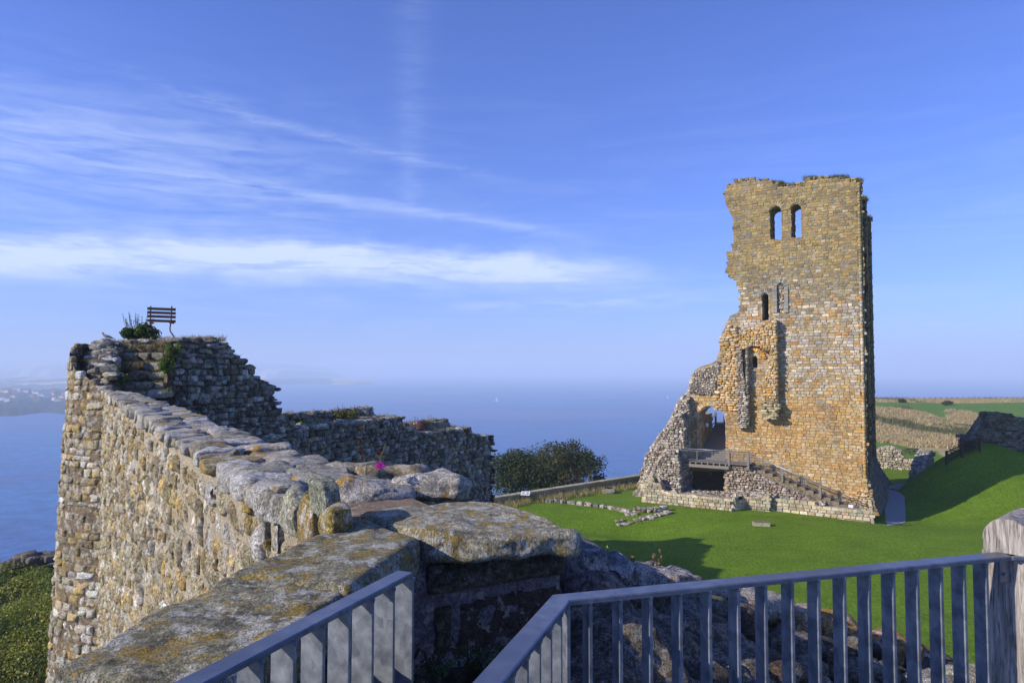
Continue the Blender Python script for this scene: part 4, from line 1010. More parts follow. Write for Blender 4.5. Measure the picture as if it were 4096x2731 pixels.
S = S[(S[:, 0] < LW) & (S[:, 1] + S[:, 3] < ZW - .13)]
nr, fa = split(S, LW - 7.5); rs = random.random
g = MB(); lay(g, nr, ws, near_cols, m=13, rnd=.3, prot=.024, pvar=.022, dep=.10, rough=.04, freq=13, rot=.08, skew=.16, edge=.97, belly=.1, seed=1, fill=1.03, ragged=.5, sink=.03)
lay(g, fa, ws, near_cols, m=6, rnd=.3, prot=.03, pvar=.035, dep=.10, rough=.08, freq=9, rot=.08, skew=.16, edge=.97, belly=.1, seed=2, fill=1.03, ragged=.5, sink=.03)
g.obj('masonry', M['wall_near'], par, smooth=True)
# the inner face
wi = path_surf([WA, WB], side=1)
wio = lambda u, v, h: wi(u, v, h + .68)
g = MB(); sheet(g, wio, .3, LW, 0, ZW - .16, 60, 12, -.03, lin((120, 104, 86)))
S = courses(0, LW, 8.5, ZW - .2, (.16, .3), (.2, .5), .03, .04); S = S[(S[:, 0] - S[:, 2] > .5) & (S[:, 1] + S[:, 3] < ZW - .18)]; lay(g, S, wio, near_cols, m=4, rnd=.5, prot=.03, pvar=.03, dep=.1, rough=.04, rot=.1, seed=3)
g.obj('inner_face', M['wall_near'], par, smooth=True)
# cap stones laid across the wall head
g = MB(); u = .0; rg = np.random.default_rng(12)
cap_c = [(186, 180, 164), (172, 168, 152), (196, 188, 170), (160, 154, 134), (178, 160, 116), (204, 200, 190)]
nvec = np.array([wdir[1], -wdir[0]]) * -1   # towards the lit side
tn = (WA - WB) / LW; nrm = np.array([tn[1], -tn[0]])
while u < LW - 1.2:
    w_ = rg.uniform(.22, .5); k2 = rg.integers(1, 3); near = u > LW - 8
    for j in range(2):
        dw = .36 + rg.uniform(-.06, .08); off = (-.17 if j == 0 else -.52) + rg.uniform(-.03, .03)
        c = WB + tn * (u + w_ / 2 + rg.uniform(-.05, .05)) + nrm * (off + (.05 if j == 0 else 0))
        hz_ = (rg.uniform(.05, .09) if j == 0 else rg.uniform(.04, .07)) * (.55 if near else 1)
        n_ = (12, 12, 8) if near else (6, 6, 4)
        def fn(P, c=c, hz_=hz_, th=math.atan2(tn[1], tn[0]) + rg.uniform(-.12, .12), tl=rg.uniform(-.06, .06)):
            ca, sa = math.cos(th), math.sin(th); return np.stack([c[0] + P[:, 0] * ca - P[:, 1] * sa, c[1] + P[:, 0] * sa + P[:, 1] * ca, ZW - .115 + P[:, 2] + P[:, 1] * tl + P[:, 0] * tl * .5], -1)
        rock(g, None, (w_ / 2 * 1.02, dw / 2 * 1.06, hz_ + .03), n_, .03, amp=.026, freq=9, C=np.array(lin(cap_c[rg.integers(0, 6)])) * rg.uniform(.8, 1.1), seed=int(rg.integers(0, 999)), fn=fn)
    u += w_
g.obj('cap_stones', M['boulder'], par, smooth=True)
g = MB(); hd = lambda u, v, h: np.stack([(WB + np.outer(u, tn) + np.outer(-v, nrm))[:, 0], (WB + np.outer(u, tn) + np.outer(-v, nrm))[:, 1], ZW - .10 + h], -1)
sheet(g, hd, 0, LW, -.0, .7, 120, 10, .0, lin((150, 130, 108)), amp=.05, freq=3); g.obj('wall_head', M['mortar'], par, smooth=True)
# boulders bedded at the near end of the wall head
def on_z(px, py, z): return at_z(px, py, z)
for (px, py, zc_, hw, hd_, hh, col, rot_, sd) in (
        (1478, 1985, 11.25, .17, .14, .10, (200, 192, 180), .5, 1), (1722, 1950, 11.25, .23, .15, .085, (198, 190, 176), -.1, 2),
        (1330, 1960, 11.24, .15, .26, .055, (178, 172, 152), .45, 3), (1215, 1930, 11.24, .11, .26, .055, (188, 182, 160), .5, 4),
        (1560, 1900, 11.22, .26, .12, .06, (168, 152, 120), .1, 6), (1420, 1880, 11.24, .30, .14, .05, (176, 168, 148), .3, 5)):
    p = at_z(px, py, zc_); g = MB(); rock(g, p, (hw, hd_, hh), (26, 22, 14), min(hw, hd_, hh) * .6, rot_, .03, 9, lin(col), seed=sd)
    g.obj('boulder', M['boulder'], par, smooth=True)
# face stones right under the near boulders (large, lichened)
for (px, py, w_, h_, col) in ((1110, 2015, .10, .12, (176, 146, 70)), (1185, 2045, .10, .13, (184, 180, 150)), (1255, 2085, .13, .18, (172, 146, 84)), (1345, 2085, .09, .07, (170, 150, 84)), (1300, 1992, .13, .10, (150, 152, 128)), (1080, 2100, .06, .13, (160, 158, 142)), (1130, 2125, .07, .14, (182, 180, 168)), (1010, 1990, .09, .12, (178, 152, 80)), (1060, 2170, .07, .10, (214, 208, 196))):
    p = at_plane(px, py, np.array([WA[0], WA[1], 0]), np.array([nrm[0], nrm[1], 0])); g = MB()
    rock(g, p, (w_ * .95, .055, h_ * .9), (20, 8, 20), .02, math.atan2(tn[1], tn[0]), .02, 9, lin(col), seed=int(px)); g.obj('face_stone', M['boulder'], par, smooth=True)
# ---- coping slabs of the near parapet
def seg_interp(P, s):
    P = np.array(P, float); d = np.concatenate([[0], np.cumsum(np.linalg.norm(np.diff(P, axis=0), axis=1))]); d /= d[-1]
    return np.stack([np.interp(s, d, P[:, k]) for k in range(P.shape[1])], -1)
def slab(front_, back_, zt_, th, n, seed, name, amp=.012, col=(150, 144, 118), r=.03, freq=12, zt_back=None):
    L_ = np.linalg.norm(np.array(front_[-1]) - np.array(front_[0])); W_ = np.linalg.norm(np.array(back_[0]) - np.array(front_[0]))
    def fn(P):
        s_ = np.clip((P[:, 0] + L_ / 2) / L_, -.2, 1.2); t_ = (P[:, 1] + W_ / 2) / W_
        ov = (P[:, 0] + L_ / 2) / L_; A = seg_interp(front_, np.clip(ov, 0, 1)); Bk = seg_interp(back_, np.clip(ov, 0, 1))
        ex = np.where(ov < 0, ov, np.where(ov > 1, ov - 1, 0))[:, None] * L_; dr = (np.array(front_[-1]) - np.array(front_[0])) / L_
        q = A + (Bk - A) * t_[:, None] + ex * dr
        zz = zt_ - th / 2 + P[:, 2] + (0 if zt_back is None else (zt_back - zt_) * t_)
        return np.column_stack([q, zz])
    g = MB(); rock(g, None, (L_ / 2, W_ / 2, th / 2), n, r, amp=amp, freq=freq, C=lin(col), seed=seed, fn=fn, facets=0)
    return g.obj(name, M['coping'], par, smooth=True)
pz = lambda x, y, z=11.3: tuple(at_z(x, y, z)[:2])
A_, B_, C_ = np.array(pz(182, 2655)), np.array(pz(905, 2297)), np.array(pz(1400, 2352)); D_ = A_ + (C_ - B_)
gapv = (B_ - A_) / np.linalg.norm(B_ - A_) * .002
slab([tuple(D_), tuple(C_)], [tuple(A_), tuple(B_)], 11.3, .16, (120, 70, 14), 3, 'coping_slab', amp=.013)
E_ = np.array(pz(1690, 2146)); F2 = np.array(pz(1400, 2062))
slab([tuple(C_ + gapv), tuple(E_)], [tuple(B_ + gapv), tuple(F2)], 11.302, .16, (90, 70, 14), 5, 'coping_slab', amp=.009, r=.035)
slab([tuple(E_ + np.array([.02, .01])), pz(1950, 2150), pz(2335, 2128)], [pz(1412, 2050), pz(1655, 2020), pz(1880, 2000), pz(2015, 2028), pz(2130, 2056)], 11.31, .12, (130, 80, 14), 8, 'coping_slab', amp=.014, r=.035, col=(166, 160, 138))
# masonry under the right coping slab: a big layered block, pebbly mortar, a smoother block
fb = at_z(1715, 2275, 11.16); fe = at_z(2268, 2172, 11.19)
fdir = (fe - fb); fdir[2] = 0; FL = np.linalg.norm(fdir); fdir /= FL; fn_ = np.array([fdir[1], -fdir[0], 0])
FS = plane_surf(fb * [1, 1, 0], fdir, fn_)
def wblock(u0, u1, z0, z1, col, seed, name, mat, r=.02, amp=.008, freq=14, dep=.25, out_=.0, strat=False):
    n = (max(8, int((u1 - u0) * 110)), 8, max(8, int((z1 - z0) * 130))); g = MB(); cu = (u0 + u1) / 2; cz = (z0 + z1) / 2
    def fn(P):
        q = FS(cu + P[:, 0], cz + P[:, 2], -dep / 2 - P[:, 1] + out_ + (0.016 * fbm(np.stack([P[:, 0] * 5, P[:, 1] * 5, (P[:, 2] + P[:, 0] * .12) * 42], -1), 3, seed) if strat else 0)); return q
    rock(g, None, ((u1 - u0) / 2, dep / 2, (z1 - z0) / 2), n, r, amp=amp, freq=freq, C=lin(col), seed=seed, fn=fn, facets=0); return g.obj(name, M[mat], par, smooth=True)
u3 = lambda px, py: (lambda p: (float(np.dot(p - fb, fdir)), float(p[2])))(at_plane(px, py, fb, fn_))
a = u3(1718, 2300); b_ = u3(2262, 2345); c3 = u3(1718, 2385)
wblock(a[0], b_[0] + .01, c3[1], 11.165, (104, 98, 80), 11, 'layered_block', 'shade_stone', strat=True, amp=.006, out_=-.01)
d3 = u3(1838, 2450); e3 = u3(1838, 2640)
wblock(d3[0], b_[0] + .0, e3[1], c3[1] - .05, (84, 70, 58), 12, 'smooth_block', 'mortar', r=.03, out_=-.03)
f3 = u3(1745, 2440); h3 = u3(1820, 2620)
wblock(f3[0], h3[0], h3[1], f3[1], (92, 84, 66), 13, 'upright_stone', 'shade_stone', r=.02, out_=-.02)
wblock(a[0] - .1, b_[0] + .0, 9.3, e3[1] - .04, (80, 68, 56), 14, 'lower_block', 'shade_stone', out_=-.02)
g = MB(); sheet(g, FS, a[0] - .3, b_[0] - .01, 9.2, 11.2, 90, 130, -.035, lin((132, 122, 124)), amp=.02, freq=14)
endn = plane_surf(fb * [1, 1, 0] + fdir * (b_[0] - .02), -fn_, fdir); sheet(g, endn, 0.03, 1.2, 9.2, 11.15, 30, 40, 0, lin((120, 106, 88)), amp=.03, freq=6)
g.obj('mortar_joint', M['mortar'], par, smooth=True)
# return pier under the left slabs, in shade behind the left railing
pn = C_ - D_; pn = pn / np.linalg.norm(pn); pno = np.array([pn[1], -pn[0]])
PS = plane_surf((*(D_ - pn * .5), 0), (pn[0], pn[1], 0), (pno[0], pno[1], 0)); PL = np.linalg.norm(E_ - D_) + .5
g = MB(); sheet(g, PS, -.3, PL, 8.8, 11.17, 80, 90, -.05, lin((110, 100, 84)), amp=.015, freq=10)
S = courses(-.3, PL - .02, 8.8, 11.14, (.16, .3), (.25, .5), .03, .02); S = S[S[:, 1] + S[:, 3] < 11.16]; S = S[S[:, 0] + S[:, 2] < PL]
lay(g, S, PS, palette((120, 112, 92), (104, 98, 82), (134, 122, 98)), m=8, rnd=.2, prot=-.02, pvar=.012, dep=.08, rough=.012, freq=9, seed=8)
g.obj('pier_face', M['shade_stone'], par, smooth=True)
# outer face below the left slabs and their end
PO = plane_surf((A_[0] + .04, A_[1], 0), ((B_ - A_) / np.linalg.norm(B_ - A_)).tolist() + [0], [-((B_ - A_)[1]), (B_ - A_)[0], 0] / np.linalg.norm(B_ - A_))
g = MB(); sheet(g, PO, -.6, 1.7, 8.8, 11.15, 40, 40, -.03, lin((130, 116, 94)), amp=.02, freq=8); g.obj('outer_face', M['wall_near'], par, smooth=True)
adopt(par)

# pink flower hanging over the far lip of the wall head
fl = thing('pink_flower', 'small bright pink flower head on the far edge of the parapet wall top', 'flower', at_z(1518, 1862, 11.42))
p = at_z(1518, 1862, 11.42); rg = np.random.default_rng(4)
g = MB(); leaves(g, (0, 0, 0), (.038, .03, .02), 90, .010, [(214, 60, 176), (196, 44, 150), (226, 92, 190)], rg); g.obj('petals', M['leaf'], fl)
g = MB(); g.tube([(0, 0, 0), (.005, .01, .05), (.02, .02, .09), (.03, .03, .13)], .003, 5, lin((120, 120, 60))); g.obj('stem', M['leaf'], fl)

# ================================================================== RUINED WALL HEAD behind the right railing
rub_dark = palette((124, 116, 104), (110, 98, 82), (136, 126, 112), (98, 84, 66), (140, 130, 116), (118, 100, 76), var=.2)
rh = thing('broken_wall_head', 'rough lichened stump of wall descending to the right behind the steel railing', 'ruined wall', (1.4, 3.9, 9.0))
bk = [(2262, 2212), (2300, 2200), (2345, 2262), (2420, 2262), (2470, 2300), (2545, 2308), (2600, 2292), (2690, 2306), (2730, 2328), (2830, 2352), (2900, 2372), (3000, 2392), (3130, 2442), (3165, 2462), (3240, 2470), (3330, 2500), (3400, 2545), (3480, 2555), (3600, 2572), (3680, 2590), (3735, 2650)]
sA = np.array([.22, 3.75]); sB = np.array([3.05, 5.0]); bd = (sB - sA) / np.linalg.norm(sB - sA); bn = np.array([bd[1], -bd[0]])
BP = []
for (x, y) in bk:
    q = at_plane(x, y, (sA[0], sA[1], 0), (bn[0], bn[1], 0)); BP.append((float(np.dot(q[:2] - sA, bd)), float(q[2])))
BP = np.array(BP); o_ = np.argsort(BP[:, 0]); BP = BP[o_]
NU, NV = 240, 110; U, Wv = np.meshgrid(np.linspace(BP[0, 0] - .7, BP[-1, 0], NU), np.linspace(0, 1, NV), indexing='ij'); U = U.ravel(); Wv = Wv.ravel()
zt_ = np.interp(U, BP[:, 0], BP[:, 1])
wd = np.interp(Wv, [0, .12, .30, .86, .93, 1], [1.25, 1.2, .98, .06, -.06, -.12]); dz = np.interp(Wv, [0, .12, .30, .86, .93, 1], [-1.9, -.9, -.34, -.02, -.25, -2.2])
q3 = np.stack([U * 2.2, wd * 2.2, dz * .6], -1); lump = fbm(q3 * 1.3, 3, 5); sm = fbm(q3 * 7, 4, 6); terr = np.abs(fbm(np.stack([U * 2.5, wd * 6, U * 0], -1), 2, 9))
fade = np.clip((1 - np.abs(Wv - .86) / .1), 0, 1)
zz_ = zt_ + dz + (lump * .16 + terr * .08) * (1 - fade * .85) + sm * .035; ww_ = wd + .10 * fbm(q3 * 2.0 + 9, 3, 7)
Pq = np.stack([sA[0] + bd[0] * U + bn[0] * ww_, sA[1] + bd[1] * U + bn[1] * ww_, zz_], -1)
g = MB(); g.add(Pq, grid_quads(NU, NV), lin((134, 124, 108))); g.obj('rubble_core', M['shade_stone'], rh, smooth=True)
rg = np.random.default_rng(31)
for (x, y, w_, d_, h_, col, sd) in ((2615, 2318, .17, .16, .075, (196, 186, 176), 1), (2700, 2338, .12, .12, .06, (182, 172, 164), 2), (2390, 2275, .16, .14, .07, (170, 168, 170), 3), (2955, 2410, .26, .16, .07, (190, 180, 164), 4), (3170, 2480, .15, .13, .08, (190, 158, 116), 5), (3285, 2500, .17, .14, .08, (196, 158, 104), 6), (3370, 2540, .08, .1, .07, (170, 140, 96), 7), (3560, 2610, .17, .16, .10, (198, 142, 74), 8), (3660, 2640, .12, .13, .10, (180, 128, 70), 9), (2790, 2366, .14, .12, .05, (196, 188, 180), 10), (2300, 2245, .1, .2, .12, (134, 132, 134), 11)):
    q = at_plane(x, y, (sA[0] + bn[0] * .1, sA[1] + bn[1] * .1, 0), (bn[0], bn[1], 0)); g = MB()
    rock(g, q, (w_, d_, h_), (22, 18, 12), min(w_, d_, h_) * .5, math.atan2(bd[1], bd[0]) + rg.uniform(-.2, .2), .03, 9, np.array(lin(col)) * .85, seed=sd); g.obj('boulder', M['boulder'], rh, smooth=True)
g = MB()
for k_ in range(150):
    u_ = rg.uniform(0, BP[-1, 0]); w_ = rg.uniform(.1, 1.25); z_ = np.interp(u_, BP[:, 0], BP[:, 1]) + np.interp(w_, [-.06, .06, .98, 1.2, 1.25], [-.2, -.02, -.34, -.9, -1.8]); r_ = rg.uniform(.03, .12)
    rock(g, (sA[0] + bd[0] * u_ + bn[0] * w_, sA[1] + bd[1] * u_ + bn[1] * w_, z_), (r_ * 1.3, r_, r_ * .6), (8, 8, 6), r_ * .5, rg.uniform(0, 3), r_ * .22, 12, rub_dark(np.zeros((1, 4)), rg)[0], seed=k_)
g.obj('rubble_stones', M['shade_stone'], rh, smooth=True, kind='stuff')
# lower ledge at the bottom right
for (x, y, w_, d_, h_, col, sd) in ((3900, 2705, .16, .1, .05, (176, 168, 140), 21), (3760, 2730, .2, .14, .06, (150, 146, 130), 22), (3560, 2760, .2, .14, .06, (140, 132, 110), 23)):
    q = at_plane(x, y, (2.9, 4.0, 0), (0, 1, 0)); g = MB(); rock(g, q, (w_, d_, h_), (20, 16, 10), .05, .2, .03, 8, lin(col), seed=sd); g.obj('ledge_stone', M['boulder'], rh, smooth=True)
adopt(rh)

# dry and green plants on the broken wall head
def small_plant(name, label, px, py, d, h, kind, seed, grp=None, cat='plant'):
    p = at_y(px, py, d); rg = np.random.default_rng(seed); r_ = thing(name, label, cat, p, grp)
    st = MB(); lv = MB()
    if kind == 'spurge':
        for k_ in range(9):
            a_ = rg.uniform(0, 6.28); tip = np.array([math.cos(a_) * h * .28, math.sin(a_) * h * .28, h * rg.uniform(.7, 1.0)]); st.tube([(0, 0, 0), tip * [.35, .35, .5], tip], .0022, 4, lin((150, 96, 60)))
            for j in range(26):
                f = rg.uniform(.4, 1.0); c = tip * [f, f, f]; leaves(lv, c, (.006, .006, .006), 1, .017, [(150, 170, 70), (122, 150, 60), (176, 186, 96)], rg)
    elif kind == 'dry':
        for k_ in range(6):
            a_ = rg.uniform(0, 6.28); l = rg.uniform(.05, .22) * h; hh = h * rg.uniform(.55, 1); tip = np.array([math.cos(a_) * l, math.sin(a_) * l, hh])
            st.tube([(0, 0, 0), tip * [.3, .3, .55], tip], [.0022, .0018, .001], 4, lin((176, 150, 104)))
            leaves(lv, tip, (.004, .004, h * .12), 16, .006, [(170, 140, 100), (150, 120, 90)], rg)
    elif kind == 'bramble':
        for k_ in range(14):
            a_ = rg.uniform(-.6, 2.6); l = h * rg.uniform(.5, 1); st.tube([(0, 0, 0), (math.cos(a_) * l * .4, .02 * k_ * .1, h * .5), (math.cos(a_) * l * .8, .03, h * .55), (math.cos(a_) * l * 1.1, .03, h * .3)], .0016, 4, lin((120, 108, 92)))
            leaves(lv, (math.cos(a_) * l * .3, 0, h * .2), (h * .3, .04, h * .2), 8, .012, [(60, 80, 40), (76, 96, 50)], rg)
    st.obj('stems', M['bark'], r_); lv.obj('leaves', M['leaf'], r_); return r_
small_plant('spurge', 'bright green spurge sprig just right of the coping slab tip', 2312, 2212, 3.7, .07, 'spurge', 1)
small_plant('spurge', 'taller green spurge sprig with a red stem on the broken wall head', 2415, 2262, 3.75, .11, 'spurge', 2)
small_plant('dry_stalk', 'short dry reddish seed stalk, leftmost on the broken wall head', 2530, 2290, 3.9, .09, 'dry', 3)
small_plant('dry_stalk', 'cluster of dry seed stalks rising from the middle of the broken wall head', 2608, 2305, 3.95, .12, 'dry', 4)
small_plant('dry_stalk', 'long dry stalk bending right beside the seed stalk cluster', 2636, 2302, 4.0, .14, 'dry', 5)
small_plant('bramble', 'pale arching bramble stems low against the shaded parapet face', 1880, 2680, 2.7, .26, 'bramble', 6)
small_plant('bindweed', 'weed with small pale flowers at the base of the shaded mortar', 1720, 2700, 2.6, .16, 'bramble', 7)
g = MB(); rg = np.random.default_rng(9)
for k_ in range(90):
    u_ = rg.uniform(.2, 2.9); w_ = rg.uniform(.3, 1.15); z_ = np.interp(u_, BP[:, 0], BP[:, 1]) + np.interp(w_, [-.06, .06, .98, 1.2], [-.2, -.02, -.34, -.9])
    tuft(g, (sA[0] + bd[0] * u_ + bn[0] * w_, sA[1] + bd[1] * u_ + bn[1] * w_, z_ - .02), 10, .08, .04, .0025, [(110, 96, 64), (70, 78, 40), (92, 88, 50), (130, 116, 84)], rg, lean=.6)
for k_ in range(40):
    leaves(g, (rg.uniform(1.2, 2.6), rg.uniform(2.7, 3.1), rg.uniform(9.6, 9.9)), (.16, .1, .08), 24, .018, [(40, 58, 28), (54, 72, 34)], rg)
tag(g.obj('weeds', M['blade']), kind='stuff')

# ================================================================== RAILINGS
mgal, t, b = new_mat('galvanised_steel'); p = pos(t)
vv = t.node('ShaderNodeTexVoronoi'); t.put(vv.inputs['Vector'], t.map(p, (1, 1, .7))); vv.inputs['Scale'].default_value = 34
sc_ = t.node('ShaderNodeSeparateColor'); t.l.new(vv.outputs['Color'], sc_.inputs[0]); n5 = t.noise(p, 22, 6, .65); n6 = t.noise(t.map(p, (1, 1, .25)), 60, 4, .6)
k = t.m('ADD', t.m('MULTIPLY', sc_.outputs[0], .2), t.m('MULTIPLY', n5, .85))
cc = t.mix(t.mr(k, .35, .75), lin((108, 114, 122)) + (1,), lin((158, 162, 166)) + (1,)); t.l.new(cc, b.inputs['Base Color'])
b.inputs['Metallic'].default_value = .45; t.put(b.inputs['Roughness'], t.mr(n5, .3, .7, .34, .56)); b.inputs['Specular IOR Level'].default_value = .5
bump(t, b, n6, .12, .001); M['galv'] = mgal
mtop, t, b = new_mat('worn_rail_top'); p = pos(t); n5 = t.noise(t.map(p, (1, 1, 1)), 26, 7, .7); n7 = t.noise(p, 4, 5, .6)
cc = t.mix(t.m('MULTIPLY', t.mr(n5, .35, .7), t.mr(n7, .3, .7)), lin((100, 106, 118)) + (1,), lin((156, 160, 168)) + (1,)); t.l.new(cc, b.inputs['Base Color'])
b.inputs['Metallic'].default_value = .6; t.put(b.inputs['Roughness'], t.mr(n5, .3, .7, .3, .5)); bump(t, b, n5, .08, .001); M['galvtop'] = mtop
ZR = 12 - .57
def railing(label, P, inner_n, bars, plate, name='railing', end=None):
    """P: plan polyline of the rail; bars: list of (segment, distance) ; plate depth across the rail"""
    r_ = thing(name, label, 'railing', (P[0][0], P[0][1], 10.2))
    P = [np.array(p) for p in P]; wr = .027
    # mitred flat top rail
    n = len(P); L3, R3 = [], []
    for i in range(n):
        d0 = (P[i] - P[i - 1]) if i else (P[1] - P[0]); d1 = (P[i + 1] - P[i]) if i < n - 1 else d0
        d0 = d0 / np.linalg.norm(d0); d1 = d1 / np.linalg.norm(d1); m_ = d0 + d1; m_ /= np.linalg.norm(m_); nn = np.array([m_[1], -m_[0]]); k_ = wr / max(.3, np.dot(nn, [d0[1], -d0[0]]))
        R3.append(P[i] + nn * k_); L3.append(P[i] - nn * k_)
    g = MB(); th = .013; rows = []; be = .003
    for i in range(n):
        l, r = L3[i], R3[i]; c = (l + r) / 2; e = (r - l) / np.linalg.norm(r - l)
        prof = [(l, -th), (l, -be), (l + e * be, 0), (r - e * be, 0), (r, -be), (r, -th)]
        rows += [(q[0], q[1], ZR + z) for q, z in prof]
    K6 = 6; i_ = np.arange(n - 1)[:, None] * K6; j_ = np.arange(K6)[None]; kk = (j_ + 1) % K6
    Q = np.stack([i_ + j_, i_ + K6 + j_, i_ + K6 + kk, i_ + kk], -1).reshape(-1, 4)
    caps = np.array([[0, 1, 2, 3], [0, 3, 4, 5]]); g.add(rows, [np.vstack([Q, caps, caps[:, ::-1] + (n - 1) * K6])], (.4, .4, .4)); g.obj('top_rail', M['galvtop'], r_)
    for (si, s_) in bars:
        d = P[si + 1] - P[si]; Ls = np.linalg.norm(d); d = d / Ls; c = P[si] + d * s_; nn = np.array([d[1], -d[0]])
        g = MB(); g.box((c[0], c[1], (ZR - th + 10.35) / 2), (.005, plate / 2, (ZR - th - 10.35) / 2), (.4, .4, .4), [(d[0], d[1], 0), (nn[0], nn[1], 0), (0, 0, 1)], bev=.0015)
        w_ = MB(); o = g.obj('baluster', M['galv'], r_)
        tz = ZR - th - .003; w_.tube([(c[0] + nn[0] * plate / 2, c[1] + nn[1] * plate / 2, tz + .004), (c[0] + nn[0] * plate / 2, c[1] + nn[1] * plate / 2, tz - .006)], [.006, .003], 6, (.4, .4, .4)); w_.obj('weld', M['galv'], o)
    for si in range(n - 1):
        g = MB(); a_, b2 = P[si], P[si + 1]; d = (b2 - a_); Ls = np.linalg.norm(d); d /= Ls
        g.box(((a_ + b2)[0] / 2, (a_ + b2)[1] / 2, 10.35), (Ls / 2, .02, .006), (.4, .4, .4), [(d[0], d[1], 0), (d[1], -d[0], 0), (0, 0, 1)]); g.obj('bottom_rail', M['galv'], r_)
    return r_
c0 = at_z(2243, 2388, ZR)[:2]; c1 = at_z(1945, 2731, ZR)[:2]; c2 = at_z(4036, 2212, ZR)[:2]
dl = (c1 - c0) / np.linalg.norm(c1 - c0); dr = (c2 - c0) / np.linalg.norm(c2 - c0); Lr = np.linalg.norm(c2 - c0)
bars = []
for x in (2262, 2350, 2470, 2589, 2708, 2824, 2938, 3046, 3152, 3257, 3360, 3459, 3556, 3652, 3747, 3839, 3928):
    q = at_plane(x, 2500, (c0[0], c0[1], 0), (dr[1], -dr[0], 0)); bars.append((1, float(np.dot(q[:2] - c0, dr))))
start = c0 + dl * 1.2
bl = [(0, 1.2 - s_) for s_ in (.07, .155, .24, .325, .41, .495, .58, .665, .75)]
rr = railing('grey steel railing turning a corner and ending at the wooden post on the right', [start, c0, c2], None, bl + bars, .045)
# end bracket on the post
g = MB(); e_ = c2; g.box((e_[0] + .012, e_[1] - .012, ZR - .006), (.03, .03, .006), (.4, .4, .4), bev=.003)
g.box((e_[0] - .012, e_[1] - .006, ZR - .045), (.034, .004, .04), (.4, .4, .4), [(dr[0], dr[1], 0), (dr[1], -dr[0], 0), (0, 0, 1)], bev=.002); bo = g.obj('end_bracket', M['galvtop'], rr)
for s_ in (-.016, .014):
    g = MB(); g.tube([(e_[0] - .012 + s_, e_[1] - .012 + s_ * .28, ZR - .06), (e_[0] - .012 + s_, e_[1] - .018 + s_ * .28, ZR - .06)], .0045, 8, (.3, .3, .3)); g.obj('screw', M['steel'], bo)
adopt(rr)
l0 = at_z(1620, 2284, ZR)[:2]; l1 = at_z(748, 2731, ZR)[:2]; dlf = (l0 - l1) / np.linalg.norm(l0 - l1); start = l1 - dlf * .25; LL = np.linalg.norm(l0 - start)
nb = np.array([dlf[1], -dlf[0]])
bars = []
for k_ in range(9): bars.append((0, LL - .006 - k_ * .098))
lr = railing('grey steel railing with broad mottled uprights, at the bottom left by the coping', [start, l0], None, bars, .062); adopt(lr)

# wooden post with a rounded top
mw, t, b = new_mat('silvered_oak'); p = pos(t)
ny = t.noise(t.map(p, (30, 30, 2.6)), 1.6, 9, .7, dist=.8); n2 = t.noise(t.map(p, (60, 60, 4)), 3.0, 6, .7); n8 = t.noise(p, 5, 5, .6)
cc = t.mix(t.mr(ny, .34, .62), lin((92, 84, 74)) + (1,), lin((186, 178, 166)) + (1,)); cc = t.mix(t.m('MULTIPLY', t.mr(n2, .52, .64), .8), cc, lin((60, 54, 46)) + (1,)); cc = t.mix(t.m('MULTIPLY', t.mr(n8, .55, .7), .4), cc, lin((176, 170, 150)) + (1,))
t.l.new(cc, b.inputs['Base Color']); bump(t, b, t.m('ADD', ny, t.m('MULTIPLY', n2, .6)), .9, .006); M['oak'] = mw
pw = .070; pc = at_plane(4032, 2250, (0, 2.15, 0), (0, 1, 0)); tz = at_plane(4045, 2080, (0, 2.13, 0), (0, 1, 0))[2]
wp = thing('wooden_post', 'thick weathered timber post with rounded top at the right edge', 'post', (pc[0], 2.3, 10.0))
g = MB(); prof = [(-pw, 9.8), (-pw, tz - pw - .04), (-pw + .004, tz - pw - .035), (-pw + .004, tz - pw)]
for a_ in np.linspace(math.pi, 0, 19): prof.append((pw * .965 * math.cos(a_), tz - pw + pw * math.sin(a_) * 1.0))
prof += [(pw - .004, tz - pw - .035), (pw, tz - pw - .04), (pw, 9.8)]
px_ = np.array([.66, -.75, 0]); py_ = np.array([.75, .66, 0])
ys_ = [0, .005, .255, .26]; V = []
for k_, yy in enumerate(ys_):
    sc2 = .965 if k_ in (0, 3) else 1.0
    for (x_, z_) in prof: V.append(np.array([pc[0], 2.15, 0]) + px_ * x_ * sc2 + py_ * yy + np.array([0, 0, tz - pw + (z_ - tz + pw) * (sc2 if z_ > tz - pw else 1)]))
n_ = len(prof); fcs = grid_quads(4, n_)
cen = [np.array([pc[0], 2.15, tz - pw]), np.array([pc[0], 2.15, tz - pw]) + py_ * .26]
V += cen; i_ = np.arange(n_ - 1); T1 = np.stack([i_, i_ + 1, np.full(n_ - 1, 4 * n_)], -1); T2 = np.stack([i_ + 1 + 3 * n_, i_ + 3 * n_, np.full(n_ - 1, 4 * n_ + 1)], -1)
T3_ = np.array([[n_ - 1, 0, 4 * n_], [3 * n_, 4 * n_ - 1, 4 * n_ + 1]])
g.add(V, [fcs, np.vstack([T1, T2, T3_])], (.4, .38, .34)); g.obj('shaft', M['oak'], wp)
adopt(wp)
# ================================================================== STEPPED TURRET
rub_tur = palette((176, 168, 150), (156, 150, 136), (194, 188, 172), (138, 130, 114), (170, 156, 126), (206, 200, 188), (124, 118, 106), var=.2)
tur = thing('turret_ruin', 'rough stone turret with worn steps climbing to a bench on its top', 'turret', (-12.6, 24.5, 0))
rx = lambda px: (px - CX) / FPX
zpx = lambda px, py, d: float(at_y(px, py, d)[2])
# outer lit face: from the end of the long wall round to the left, leaning inwards
op = [(-12.2, 21.72), (-13.1, 22.0), (-13.8, 22.25), (-14.9, 22.9), (-15.5, 24.0), (-16.0, 26.0), (-16.0, 29.5), (-14.5, 31.5)]
